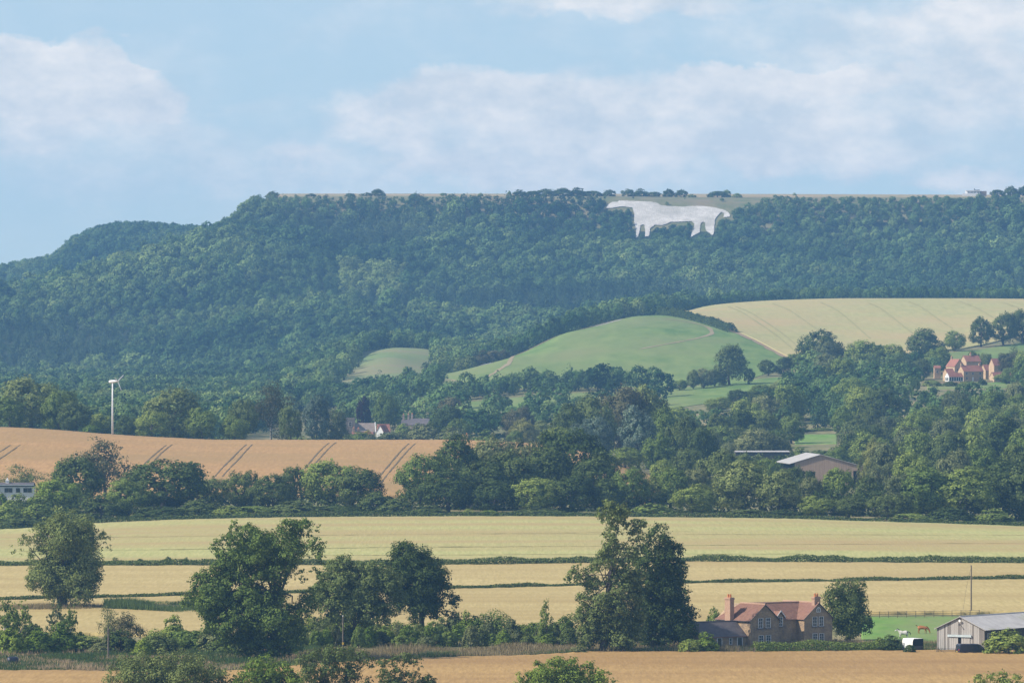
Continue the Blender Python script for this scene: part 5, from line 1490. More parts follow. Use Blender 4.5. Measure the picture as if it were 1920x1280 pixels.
def gable_body(mb, x0, x1, y0, y1, eave, ridge, along='y'):
    """walls with gables; ridge runs along y (gables at y0, y1) or along x"""
    if along == 'y':
        c = (x0 + x1) / 2
        P = [(x0, y0, -.6), (x1, y0, -.6), (x1, y1, -.6), (x0, y1, -.6), (x0, y0, eave), (x1, y0, eave), (x1, y1, eave), (x0, y1, eave), (c, y0, ridge), (c, y1, ridge)]
        mb.poly(P, [(0, 1, 5, 8, 4), (2, 3, 7, 9, 6), (0, 4, 7, 3), (1, 2, 6, 5), (4, 8, 9, 7), (8, 5, 6, 9), (0, 3, 2, 1)])
    else:
        c = (y0 + y1) / 2
        P = [(x0, y0, -.6), (x1, y0, -.6), (x1, y1, -.6), (x0, y1, -.6), (x0, y0, eave), (x1, y0, eave), (x1, y1, eave), (x0, y1, eave), (x0, c, ridge), (x1, c, ridge)]
        mb.poly(P, [(0, 1, 5, 4), (2, 3, 7, 6), (0, 4, 8, 7, 3), (1, 2, 6, 9, 5), (4, 5, 9, 8), (8, 9, 6, 7), (0, 3, 2, 1)])
    return mb


def chimney(parent, x, y, z0, z1, wx, wy, pots=2, mat='brick', pot='pot', name='chimney'):
    m = MB().box((x - wx / 2, y - wy / 2, z0), (x + wx / 2, y + wy / 2, z1 - .35))
    m.box((x - wx / 2 - .09, y - wy / 2 - .09, z1 - .347), (x + wx / 2 + .09, y + wy / 2 + .09, z1 - .12)); m.box((x - wx / 2, y - wy / 2, z1 - .118), (x + wx / 2, y + wy / 2, z1))
    c = m.build(name, M[mat], parent)
    for i in range(pots):
        a = ((i + .5) / pots - .5) * .8
        p = (x + a * wx if wx >= wy else x, y + a * wy if wy > wx else y)
        MB().tube([(p[0], p[1], z1 + .003), (p[0], p[1], z1 + .12), (p[0], p[1], z1 + .55)], [.20, .17, .15], 8).build('chimney_pot', M[pot], c)
    return c


# ---- the stone farmhouse
def farmhouse():
    TH_ = R(35); d = 1084.0
    root = empty('farmhouse', gpt(1407, d, .1), TH_)
    tag(root, 'two storey stone farmhouse with red pantile roofs and two brick chimneys', 'house')
    EV, RG = 4.75, 7.3
    MB_ = gable_body(MB(), 0, 6.07, 0, 9.6, EV, RG, 'y'); gable_body(MB_, 11.5, 17.55, 0, 9.6, EV, RG, 'y')
    gable_body(MB_, 6.05, 11.52, 2.05, 8.6, EV, RG - .012, 'x')
    MB_.build('wall', M['stone'], root)
    ov = .28
    def wing(x0, x1, hip):
        c = (x0 + x1) / 2; yb = 6.6 if hip else 9.6; s = (RG - EV) / ((x1 - x0) / 2)
        m = MB()
        pantile_roof(m, (x0 - ov, -.22, EV - ov * s), (x0 - ov, 9.6 + .25, EV - ov * s), (c, yb, RG + .02), (c, -.22, RG + .02))
        pantile_roof(m, (x1 + ov, -.22, EV - ov * s), (x1 + ov, 9.6 + .25, EV - ov * s), (c, yb, RG + .02), (c, -.22, RG + .02))
        if hip: pantile_roof(m, (x0 - ov, 9.85, EV - .2), (x1 + ov, 9.85, EV - .2), (c + .05, 6.6, RG + .02), (c - .05, 6.6, RG + .02), rows=8)
        r = m.build('roof', M['pantile'], root)
        t = MB()
        k = 0.0
        while k < yb + .2:
            t.tube([(c, -.25 + k, RG + .06), (c, -.25 + k + .42, RG + .075)], .15, 6); k += .44
        t.build('ridge_tiles', M['brick'], r)
        # verge edge boards
        v = MB()
        for sx in (-1, 1):
            xe = x0 - ov if sx < 0 else x1 + ov
            v.slab([(xe, -.24, EV - ov * s - .02), (c, -.24, RG - .02), (c, -.24, RG + .06), (xe, -.24, EV - ov * s + .06)], .06)
        v.build('verge', M['grey_board_dark'], r)
        return r
    wing(0, 6.07, True); wing(11.5, 17.55, False)
    s = (RG - EV) / 3.27; cy_ = 5.32
    m = MB()
    pantile_roof(m, (3.4, 2.05 - ov, EV - ov * s), (14.3, 2.05 - ov, EV - ov * s), (14.3, cy_, RG + .01), (3.4, cy_, RG + .01))
    pantile_roof(m, (3.4, 8.6 + ov, EV - ov * s), (14.3, 8.6 + ov, EV - ov * s), (14.3, cy_, RG + .01), (3.4, cy_, RG + .01))
    r = m.build('roof', M['pantile'], root); r['label'] = 'middle roof slope of ridged red pantiles'
    t = MB(); k = 3.2
    while k < 14.3:
        t.tube([(k, cy_, RG + .05), (k + .42, cy_, RG + .065)], .15, 6); k += .44
    t.build('ridge_tiles', M['brick'], r)
    # gabled dormer over the link window
    dm_ = MB(); gable_body(dm_, 6.9, 8.5, 1.75, 4.2, 5.05, 5.95, 'y')
    dmo = dm_.build('dormer', M['stone'], root)
    m = MB(); m.slab([(6.72, 1.55, 4.95), (7.7, 1.55, 6.05), (7.7, 4.3, 6.05), (6.72, 4.3, 4.95)], .1); m.slab([(7.7, 1.55, 6.05), (8.68, 1.55, 4.95), (8.68, 4.3, 4.95), (7.7, 4.3, 6.05)], .1)
    m.build('dormer_roof', M['pantile'], dmo)
    b = MB(); b.slab([(6.72, 1.50, 4.9), (7.7, 1.50, 6.0), (7.7, 1.50, 6.18), (6.72, 1.50, 5.08)], .05); b.slab([(7.7, 1.50, 6.0), (8.68, 1.50, 4.9), (8.68, 1.50, 5.08), (7.7, 1.50, 6.18)], .05)
    b.build('bargeboard', M['white'], dmo)
    window(dmo, 7.25, 1.75, 3.45, .9, 1.6)
    window(root, 1.65, 0, 3.35, .95, 1.7); window(root, 3.25, 0, 3.35, .95, 1.7)
    window(root, 13.25, 0, 3.35, .95, 1.65); window(root, 14.65, 0, 3.35, .95, 1.65)
    window(root, 1.75, 0, .75, 1.0, 1.4); window(root, 3.3, 0, .75, 1.0, 1.4); window(root, 13.3, 0, .75, 1.0, 1.4); window(root, 14.7, 0, .75, 1.0, 1.4)
    # arched attic window in the right gable
    xs, zc = 14.52, 5.75
    ring, pane = MB(), MB()
    def arc(rx, n=12): return [(xs + rx * math.cos(a), zc + .45 + rx * math.sin(a)) for a in [math.pi * i / n for i in range(n + 1)]]
    outer = [(xs + .42, zc)] + arc(.42) + [(xs - .42, zc)]; inner = [(xs + .30, zc + .08)] + arc(.30) + [(xs - .30, zc + .08)]
    n = len(outer)
    P = [(x, -.10, z) for x, z in outer] + [(x, -.10, z) for x, z in inner] + [(x, -.02, z) for x, z in outer] + [(x, -.02, z) for x, z in inner]
    fc = []
    for i in range(n):
        j = (i + 1) % n
        fc += [(i, j, n + j, n + i), (i, 2 * n + i, 2 * n + j, j), (n + i, n + j, 3 * n + j, 3 * n + i)]
    ring.poly(P, fc); ring.box((xs - .025, -.085, zc + .08), (xs + .025, -.04, zc + .75))
    f = ring.build('window', M['white'], root); f['label'] = 'small arched attic window'
    pane.poly([(x, -.035, z) for x, z in inner] + [(x, -.012, z) for x, z in inner], [tuple(range(n)), tuple(range(2 * n - 1, n - 1, -1))] + [(i, (i + 1) % n, n + (i + 1) % n, n + i) for i in range(n)]); pane.build('pane', M['glass'], f)
    chimney(root, -.38, 5.4, -.4, 8.45, .86, 1.5, 2); chimney(root, 14.52, .62, 6.4, 8.4, 1.25, .8, 2, 'brick')
    # gutters and downpipe
    g = MB(); g.tube([(-.36, -.2, EV - .22), (-.36, 9.7, EV - .22)], .06, 6); g.tube([(-.08, 7.0, EV - .25), (-.08, 7.0, .1)], .05, 6); g.build('gutter', M['steel'], root)
    # ---- single storey slate wing
    a = gable_body(MB(), -9.2, -.015, 1.0, 7.0, 2.15, 4.45, 'x'); a.build('wing_wall', M['stone'], root)
    sl_ = 2.3 / 3.0; m = MB()
    m.slab([(-9.45, .75, 2.15 - .25 * sl_ + .05), (-.03, .75, 2.15 - .25 * sl_ + .05), (-.03, 4.0, 4.5), (-9.45, 4.0, 4.5)], .09)
    m.slab([(-9.45, 4.0, 4.5), (-.03, 4.0, 4.5), (-.03, 7.25, 2.15 - .25 * sl_ + .05), (-9.45, 7.25, 2.15 - .25 * sl_ + .05)], .09)
    wr = m.build('wing_roof', M['slate'], root)
    MB().tube([(-9.45, 4.0, 4.52), (-.03, 4.0, 4.52)], .1, 6).build('ridge_tiles', M['slate'], wr)
    e = MB().box((-9.3, .66, 1.90), (-.03, .74, 2.06)); e.build('wing_gutter', M['pantile'], root)
    for x, w in ((-6.25, .85), (-2.0, .95)):
        fr = MB(); fr.box((x - .1, .90, 0), (x, .985, 1.9)); fr.box((x + w, .90, 0), (x + w + .1, .985, 1.9)); fr.box((x, .90, 1.8), (x + w, .985, 1.9))
        f = fr.build('door_frame', M['white'], root); MB().box((x, .95, 0), (x + w, .988, 1.8)).build('door', M['glass'], f)
    f = window(root, -3.75, 1.0, .7, .55, 1.1, (0, 1))
    return root


farmhouse()


# ---- grey boarded barn
def grey_barn():
    PH = R(-35); d = 1072.0
    # left front corner at column 1757
    root = empty('boarded_barn', gpt(1757, d, .05), PH)
    tag(root, 'weathered grey boarded barn with pale sheet roof at the right edge', 'barn')
    W_, L_, EV, RG = 9.25, 26.0, 3.95, 6.0
    core = MB(); gable_body(core, .1, W_ - .1, .1, L_, EV - .05, RG - .07, 'y'); core.build('frame', M['dark_gap'], root)  # solid near-black core, shade behind the boards given as colour
    rr = np.random.default_rng(5)
    x = 0.0; n = 27; c = W_ / 2
    pw = W_ / n
    share = {}
    for i in range(n):
        x0, x1 = i * pw + .012, (i + 1) * pw - .012
        z0 = .45; xm0, xm1 = x0, x1
        top = lambda q: EV + (RG - EV) * (1 - abs(q - c) / c) - .03
        off = rr.uniform(0, .03)
        dx0, dx1 = 2.55, 6.35                     # door opening
        zb = 2.85 if (x1 > dx0 + .1 and x0 < dx1 - .1) else z0
        y0, y1 = -.03 - off, .085
        P = [(x0, y0, zb), (x1, y0, zb), (x1, y1, zb), (x0, y1, zb), (x0, y0, top(x0)), (x1, y0, top(x1)), (x1, y1, top(x1)), (x0, y1, top(x0))]
        MB().poly(P, [(0, 3, 2, 1), (4, 5, 6, 7), (0, 1, 5, 4), (1, 2, 6, 5), (2, 3, 7, 6), (3, 0, 4, 7)]).build('plank', M['grey_board'] if rr.random() < .72 else M['grey_board_dark'], root)
    # sliding doors left ajar, rail, plinth
    dl_ = MB()
    for x0, x1 in ((2.45, 4.25), (4.78, 6.45)):
        dr_ = MB()
        k = x0
        while k < x1 - .1:
            dr_.box((k + .01, -.12, .25), (min(k + .42, x1) - .01, -.06, 2.6)); k += .43
        dr_.build('door', M['grey_board'], root)
    MB().box((2.2, -.30, 2.63), (6.8, -.13, 3.0)).build('door_rail', M['rail_metal'], root)
    MB().box((-.05, -.13, -.4), (2.4, .08, .44)).box((6.5, -.13, -.4), (W_ + .05, .08, .44)).build('plinth', M['sheet'], root)
    MB().box((0, .09, -.4), (.095, L_, EV - .06)).build('side_wall', M['grey_board'], root)
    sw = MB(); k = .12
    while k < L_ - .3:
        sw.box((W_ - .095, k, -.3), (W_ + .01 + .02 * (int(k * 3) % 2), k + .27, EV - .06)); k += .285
    s = sw.build('side_boarding', M['shade_board'], root); s['kind'] = 'stuff'  # darker board colour carries the shade of this side
    window(root, .8, W_ + .03, 2.0, 1.5, 1.35, (2, 1), 1, axis='y', sill=False, mat='rail_metal')
    for side in (-1, 1):
        n_s = 13
        for i in range(n_s):
            y0, y1 = -.35 + i * (L_ + .6) / n_s, -.35 + (i + 1) * (L_ + .6) / n_s
            xe, ze = (-.35, EV - .1) if side < 0 else (W_ + .35, EV - .1)
            m = MB(); pts, fc = [], []
            nn = 14
            for j in range(nn + 1):
                y = y0 + (y1 - y0) * j / nn + (.004 if j == 0 else 0); z = .035 * (j % 2) + .006 * (i % 2)
                for q in range(2):
                    t = q
                    pts.append((xe + (c - xe) * t, y, ze + (RG + .03 - ze) * t + z))
            for j in range(nn):
                fc.append((2 * j, 2 * j + 1, 2 * j + 3, 2 * j + 2))
            m.poly(pts, fc)
            m.build('roof_sheet', M['sheet'], root)
    MB().tube([(c, -.36, RG + .05), (c, L_ + .2, RG + .05)], .11, 6).build('ridge_cap', M['sheet'], root)
    m = MB(); m.slab([(-.36, -.37, EV - .16), (c, -.37, RG - .04), (c, -.37, RG + .08), (-.36, -.37, EV - .04)], .05); m.slab([(c, -.37, RG - .04), (W_ + .36, -.37, EV - .16), (W_ + .36, -.37, EV - .04), (c, -.37, RG + .08)], .05)
    m.build('bargeboard', M['grey_board'], root)
    # round white disc and lamp bracket under the apex
    MB().tube([(c, -.42, 5.35), (c, -.39, 5.35)], .22, 14).build('disc', M['white'], root)
    MB().tube([(c - .1, -.05, 4.75), (c - .1, -.5, 4.8), (c + .1, -.62, 4.55)], [.05, .05, .1], 6).build('lamp', M['steel'], root)
    return root


grey_barn()


# ---- brown timber barn among the belt trees
def timber_barn():
    d = 1995.0
    x0, x1 = colx(1490, d), colx(1629, d)
    zg = gz(1555, d)
    z_at = lambda py: (CY - py) / F * d - zg
    root = empty('timber_barn', (x0, d, zg), R(-4))
    tag(root, 'large brown timber barn with pale roof half hidden by trees', 'barn')
    W_ = x1 - x0; xa = (1539 - 1490) / 139 * W_
    zl, za, zr = z_at(867), z_at(852), z_at(877)
    L_ = 34.0; sk = -.16
    body = MB(); P = [(.1, .1, -.5), (W_ - .1, .1, -.5), (W_ - .1, .1, zr - .1), (xa, .1, za - .1), (.1, .1, zl - .1)]
    P2 = [(p[0] + sk * L_, L_, p[2]) for p in P]
    body.poly(P + P2, [(0, 1, 2, 3, 4), (9, 8, 7, 6, 5), (0, 4, 9, 5), (1, 6, 7, 2), (0, 5, 6, 1), (4, 3, 8, 9), (3, 2, 7, 8)]); body.build('frame', M['dark_gap'], root)  # solid near-black body painted as the shade within the barn
    b = MB(); n = 62; rr = np.random.default_rng(8)
    top = lambda q: (zl + (za - zl) * q / xa) if q < xa else (za + (zr - za) * (q - xa) / (W_ - xa))
    for i in range(n):
        a, c = i * W_ / n + .015, (i + 1) * W_ / n - .015
        zb = (z_at(884) if a > W_ * .16 and a < W_ * .26 else z_at(884) if a > W_ * .80 else -.4)
        zb = z_at(884) + .3 if a > W_ * .78 else zb
        o = rr.uniform(0, .05)
        b.poly([(a, -.02 - o, zb), (c, -.02 - o, zb), (c, .08, zb), (a, .08, zb), (a, -.02 - o, top(a) - .1), (c, -.02 - o, top(c) - .1), (c, .08, top(c) - .1), (a, .08, top(a) - .1)],
               [(0, 3, 2, 1), (4, 5, 6, 7), (0, 1, 5, 4), (1, 2, 6, 5), (2, 3, 7, 6), (3, 0, 4, 7)])
    o = b.build('boarding', M['brown_board'], root); o['kind'] = 'stuff'
    m = MB(); m.slab([(-1.6, -.5, zl - .32), (xa, -.5, za + .12), (xa + sk * L_, L_, za + .12), (-1.6 + sk * L_, L_, zl - .32)][::-1], -.14)
    m.build('roof', M['sheet_pale'], root)
    m = MB(); m.slab([(xa, -.5, za + .12), (W_ + .5, -.5, zr + .02), (W_ + .5 + sk * L_, L_, zr + .02), (xa + sk * L_, L_, za + .12)][::-1], -.14)
    m.build('roof', M['sheet'], root)
    MB().box((W_ * .78, .35, -.4), (W_ * .80, .6, z_at(884) + .3)).build('post', M['brown_board'], root)
    return root


timber_barn()


def long_shed():
    d = 2170
    root = empty('long_shed', gpt(1430, d), R(3))
    tag(root, 'long low shed showing only its thin pale roof left of the timber barn', 'shed')
    z = (CY - 845) / F * d - gz(1430, d)
    L_ = 102 / F * d
    MB().box((-L_ / 2, 0, -.5), (L_ / 2, 6, z - .5)).build('wall', M['shade_board'], root)
    m = MB(); m.slab([(-L_ / 2, -.3, z - .30), (L_ / 2, -.3, z - .30), (L_ / 2, 3, z + .05), (-L_ / 2, 3, z + .05)], .12); m.slab([(-L_ / 2, 3, z + .05), (L_ / 2, 3, z + .05), (L_ / 2, 6.3, z - .45), (-L_ / 2, 6.3, z - .45)], .12)
    m.build('roof', M['sheet'], root)


long_shed()


# ---- small far houses
def cottage(name, px, d, yaw, L_, W_, eave, ridge, wall, roof, label, windows=(), chim=(), along='x', door=None, dz=0.0, group=None, cat='house', eave_w=.25):
    root = empty(name, gpt(px, d, dz), yaw, (.88, .88, .88) if 'hamlet' in name else None)
    tag(root, label, cat, group)
    gable_body(MB(), 0, L_, 0, W_, eave, ridge, along).build('wall', M[wall], root)
    m = MB(); o = eave_w
    if along == 'x':
        s = (ridge - eave) / (W_ / 2); c = W_ / 2
        m.slab([(-.2, -o, eave - o * s + .06), (L_ + .2, -o, eave - o * s + .06), (L_ + .2, c, ridge + .06), (-.2, c, ridge + .06)], .1)
        m.slab([(-.2, c, ridge + .06), (L_ + .2, c, ridge + .06), (L_ + .2, W_ + o, eave - o * s + .06), (-.2, W_ + o, eave - o * s + .06)], .1)
    else:
        s = (ridge - eave) / (L_ / 2); c = L_ / 2
        m.slab([(-o, -.2, eave - o * s + .06), (c, -.2, ridge + .06), (c, W_ + .2, ridge + .06), (-o, W_ + .2, eave - o * s + .06)], .1)
        m.slab([(c, -.2, ridge + .06), (L_ + o, -.2, eave - o * s + .06), (L_ + o, W_ + .2, eave - o * s + .06), (c, W_ + .2, ridge + .06)], .1)
    m.build('roof', M[roof], root)
    for (x, z, w, h) in windows: window(root, x, 0, z, w, h, (1, 1), sill=False)
    for (x, y, z1) in chim: chimney(root, x, y, ridge - .8, z1, .8, .8, 1, wall)
    if door:
        MB().box((door[0], -.08, 0), (door[0] + 1.0, -.012, 2.1)).build('door', M['white'], root)
    return root


HG = 'red roofed houses of the hamlet'
YW = R(24)
cottage('hamlet_house', 1807, 2990, YW, 11.8, 6.5, 5.3, 8.3, 'cream_stone', 'pantile_far', 'longest red roofed stone house in the middle of the hamlet', [(1.3, 3.3, 1.0, 1.3), (5.0, 3.3, 1.0, 1.3), (9.3, 3.3, 1.0, 1.3), (1.3, .8, 1.1, 1.4), (9.3, .8, 1.1, 1.4)], [(.3, 3.25, 9.4), (11.2, 3.25, 9.2)], door=(5.0,), group=HG, dz=.3)
cottage('hamlet_house', 1790, 3018, YW, 6.0, 10, 6.0, 9.8, 'cream_stone', 'pantile_far', 'bright orange roofed house rising at the left of the hamlet', [(1.2, 3.4, 1, 1.3), (3.6, 3.4, 1, 1.3)], [(3, 9, 11)], 'y', group=HG, dz=1.0)
cottage('hamlet_house', 1812, 3050, YW, 9, 7, 6.5, 9.6, 'cream_stone', 'pantile_far', 'hipped red roof peeping behind the longest hamlet house', (), [(4.5, 3.5, 10.8)], group=HG, dz=1.5)
cottage('hamlet_house', 1848, 3015, YW, 6.5, 6, 4.2, 7.2, 'cream_stone', 'pantile_far', 'low red roofed link right of the longest hamlet house', (), group=HG, dz=.6)
cottage('hamlet_house', 1864, 3008, YW, 7.2, 6, 6.8, 10.4, 'cream_stone', 'pantile_far', 'tall narrow house with pale gable at the right of the hamlet', [(2.5, 4.2, 1, 1.3)], group=HG, dz=.8)
cottage('hamlet_barn', 1864, 2976, YW, 11, 5, 2.7, 4.9, 'cream_stone', 'pantile_far', 'low red roofed outbuilding in front of the tall narrow hamlet house', [(5.0, .9, 1.4, 1.2)], group=HG, dz=.3, cat='outbuilding')
cottage('hamlet_shed', 1752, 3030, R(5), 3.4, 3, 5.4, 6.6, 'cream_stone', 'pantile_far', 'small isolated red roof left of the hamlet houses', [(1, 2.6, 1, 1.2)], group=HG, dz=.4, cat='outbuilding')
cottage('hamlet_house', 1776, 3002, YW, 4.5, 5, 4.0, 6.2, 'cream_stone', 'pantile_far', 'small red roofed extension left of the longest hamlet house', [(1.2, 1.5, .9, 1.2)], group=HG, dz=.3)


def conservatory():
    root = empty('conservatory', gpt(1779, 2978, .2), YW)
    tag(root, 'white gabled conservatory in front of the hamlet houses', 'conservatory')
    gable_body(MB(), 0, 7.6, 0, 3.8, 2.6, 4.4, 'x').build('wall', M['white'], root)
    m = MB(); m.slab([(.3, -.2, 2.55), (7.7, -.2, 2.55), (7.7, 1.9, 4.48), (.3, 1.9, 4.48)], .08); m.slab([(.3, 1.9, 4.48), (7.7, 1.9, 4.48), (7.7, 4.0, 2.55), (.3, 4.0, 2.55)], .08)
    m.build('roof', M['pantile_far'], root)
    for i in range(6): window(root, .35 + i * 1.2, 0, .7, 1.0, 1.7, (0, 1), sill=False)
    for i in range(2): window(root, .5 + i * 1.5, 0, .8, 1.25, 1.5, (1, 1), -1, axis='y', sill=False)
    MB().box((-.15, -.2, -.6), (7.7, -.02, .55)).build('plinth', M['cream_stone'], root)


conservatory()
for px, w in ((1757, 30), (1850, 12), (1778, 22)):
    o = MB().box((0, 0, -.4), (w / F * 2960, .4, 1.2)).build('garden_wall', M['cream_stone']); o.location = gpt(px, 2965)
    tag(o, {1757: 'low pale garden wall below the small isolated red roof', 1850: 'short pale garden wall right of the hamlet lawn', 1778: 'pale garden wall below the white conservatory'}[px], 'wall')
field('hamlet_garden', 1738, 1900, [(1738, 2885), (1900, 2885)], [(1738, 2974), (1900, 2974)], M['hill_pasture'], .1, 'green garden ground around the hamlet houses', 30, 16, 1)
field('hamlet_lawn', 1832, 1888, [(1832, 2940), (1888, 2940)], [(1832, 2968), (1888, 2968)], M['pasture'], .15, 'bright lawn in front of the low hamlet outbuilding', 16, 8, .5)

VG = 'buildings of the village behind the orange field'
cottage('village_house', 706, 2478, R(-20), 2.8, 6, 4.8, 7.2, 'white', 'pantile_far', 'white gabled cottage end with red roof right of the church', (), (), 'y', group=VG, dz=-1)
cottage('village_house', 662, 2500, R(8), 8, 5, 2.0, 4.2, 'brick', 'pantile_far', 'low red roofed cottage in front of the church', (), [(.6, 2.5, 5.8), (2.4, 2.5, 5.6)], group=VG, dz=-1.2)
cottage('village_house', 710, 2520, R(10), 4.5, 5, 4.2, 6.8, 'brick', 'pantile_far', 'red roofed cottage behind the white gable', (), (), group=VG, dz=-1)
cottage('village_house', 766, 2640, R(-18), 8, 7, 3.4, 6.0, 'grey_stone', 'slate', 'grey roofed village house with pale chimneys among the trees', (), [(.4, 3.5, 7.8)], group=VG, dz=0)
cottage('village_house', 752, 2650, R(-10), 4.5, 6, 3.6, 5.4, 'grey_stone', 'slate', 'small grey roof with two thin chimneys left of the grey house', (), [(.5, 3, 7.4), (2.6, 3, 7.4)], group=VG)
cottage('village_house', 862, 2120, R(0), 4.5, 5, 1.0, 2.3, 'cream_stone', 'pantile_far', 'cottage behind the wheat crest showing only two chimney pots', (), [(1.1, 2.5, 4.0), (2.3, 2.5, 4.5)], group=VG)


def church():
    d = 2560
    root = empty('church', gpt(648, d, 0), R(6))
    tag(root, 'stone village church with square tower and grey nave roof', 'church')
    w = 3.8; zt = (CY - 783) / F * d - gz(648, d)
    t = MB().box((0, 0, -1), (w, w, zt - .9)); t.build('tower', M['grey_stone'], root)
    b = MB()
    for i in range(4):
        for (x0, y0) in ((i * 1.03, -.06), (i * 1.03, w - .35)): b.box((x0, y0, zt - .897), (x0 + .62, y0 + .41, zt))
    b.build('battlement', M['grey_stone'], root)
    window(root, 1.3, 0, zt - 3.4, 1.1, 1.7, (1, 1), sill=False)
    zr = (CY - 793) / F * d - gz(690, d); ze = zr - 3.2
    gable_body(MB(), w + .01, w + 8.0, .3, 6.3, ze, zr - .1, 'x').build('nave', M['grey_stone'], root)
    m = MB(); m.slab([(w + .02, 0, ze - .3), (w + 8.1, 0, ze - .3), (w + 8.1, 3.3, zr), (w + .02, 3.3, zr)], .1); m.slab([(w + .02, 3.3, zr), (w + 8.1, 3.3, zr), (w + 8.1, 6.6, ze - .3), (w + .02, 6.6, ze - .3)], .1)
    m.build('nave_roof', M['grey_stone'], root)
    MB().slab([(w + 8.12, -.1, ze - .3), (w + 8.12, 3.3, zr + .35), (w + 8.12, 3.3, zr - .2), (w + 8.12, -.1, ze - .8)], .3).build('gable_coping', M['white'], root)


church()


def bungalow():
    d = 1700.0; sc = d / F
    root = empty('bungalow', (colx(-12, d), d, gz(30, d)), 0)
    tag(root, 'white flat fronted bungalow with dark windows and grey roof at the left edge', 'house')
    zt = lambda py: (CY - py) * sc - gz(30, d)
    X = lambda p: (p + 12) * sc
    MB().box((0, 0, -.5), (X(63), 6, zt(911.5))).build('wall', M['white'], root)
    MB().box((-.2, -.35, zt(911.4)), (X(64), 6.2, zt(909.3))).build('fascia', M['dark_gap'], root)
    m = MB(); m.slab([(-.3, -.6, zt(909.2)), (X(63.5), -.6, zt(909.2)), (X(63), 3.0, zt(904.5)), (-.3, 3.0, zt(904.5))], .14); m.slab([(-.3, 3.0, zt(904.5)), (X(63), 3.0, zt(904.5)), (X(63.5), 6.5, zt(909.2)), (-.3, 6.5, zt(909.2))], .14)
    r = m.build('roof', M['slate'], root)
    MB().box((-.3, -.75, zt(909.6)), (X(64.5), -.62, zt(908.3))).build('gutter', M['rail_metal'], root)
    for a, b in ((8, 23.5), (29.5, 38), (43.5, 60)):
        z1, z0 = zt(914.2), zt(923)
        window(root, X(a), 0, z0, X(b) - X(a), z1 - z0, (1 if b - a > 10 else 0, 0), sill=False, frame=.05)
    chimney(root, X(12.5), 2.4, zt(909), zt(899.5), .85, .8, 1, 'white', 'white')


bungalow()


def clubhouse():
    d = 5330.0; sc = d / F
    root = empty('clubhouse', (colx(1812, d), d, gz(1830, d)), 0)
    tag(root, 'small white clubhouse with window band on the bare plateau skyline', 'clubhouse')
    X = lambda p: (p - 1812) * sc
    zg = gz(1830, d); zt = lambda py: (CY - py) * sc - zg
    MB().box((X(1805), -1, -.5), (X(1834), 0, zt(363.2))).build('terrace_wall', M['white'], root)
    MB().box((0, .02, -.5), (X(1837), 9, zt(358))).build('wall', M['white'], root)
    MB().box((-.4, -.6, zt(357.95)), (X(1838), 9.4, zt(357.2))).build('roof', M['white'], root)
    for i in range(8): window(root, X(1815 + i * 2.7), .02, zt(362.3), .85, zt(358.8) - zt(362.3), (0, 0), sill=False, frame=.1)
    MB().box((X(1837.2), 1, -.5), (X(1850), 9, zt(358.2))).build('side_wing', M['grey_stone'], root)
    MB().box((X(1827), 2, zt(357.15)), (X(1837), 4, zt(355.8))).build('roof_hut', M['steel'], root)
    MB().tube([(X(1827.5), 2.5, zt(357.1)), (X(1827.5), 2.5, zt(353.5))], .3, 6).build('mast', M['steel'], root)


clubhouse()


def wind_turbine():
    d = 1998.0; sc = d / F
    px = 211
    root = empty('wind_turbine', gpt(px, d), 0)
    tag(root, 'small white wind turbine on a slim mast at the top of the orange wheat', 'wind turbine')
    zg = gz(px, d); zt = (CY - 715) * sc - zg
    MB().tube([(0, 0, -.5), (0, 0, zt * .5), (0, 0, zt - .25)], [.34, .27, .20], 12).build('mast', M['turbine'], root, True)
    a = Vector((.86, -.5, .06)).normalized()
    c = Vector((0, 0, zt))
    nac = MB().tube([c - a * 1.35, c - a * 1.15, c - a * .5, c + a * .6, c + a * 1.7, c + a * 1.95], [.12, .42, .48, .45, .28, .12], 12)
    nac.tube([c - Vector((0, 0, .5)), c], [.24, .3], 10)
    nac.build('nacelle', M['turbine'], root, True)
    hub = c + a * 2.0
    MB().tube([hub - a * .2, hub, hub + a * .3], [.18, .22, .06], 10).build('hub', M['turbine'], root, True)
    e2 = Vector((a.y, -a.x, 0)).normalized() * -1; e1 = a.cross(e2).normalized()
    if e1.z < 0: e1 = -e1
    for k in range(3):
        t = R(50 + 120 * k)
        dirv = (e1 * math.cos(t) + e2 * math.sin(t)) * .97 + a * .25
        dirv.normalize()
        side = dirv.cross(a).normalized()
        m = MB(); pts = []
        for s_, w_ in ((.15, .10), (.5, .36), (1.4, .34), (2.4, .24), (3.0, .10)):
            for q in (-1, 1):
                pts += [hub + dirv * s_ + side * w_ * .5 * q + a * .05, hub + dirv * s_ + side * w_ * .5 * q - a * .05]
        fc = []
        for j in range(4):
            o = j * 4
            fc += [(o, o + 4, o + 6, o + 2), (o + 1, o + 3, o + 7, o + 5), (o, o + 1, o + 5, o + 4), (o + 2, o + 6, o + 7, o + 3)]
        fc += [(0, 2, 3, 1), (16, 17, 19, 18)]
        m.poly(pts, fc).build('blade', M['turbine'], root)


wind_turbine()


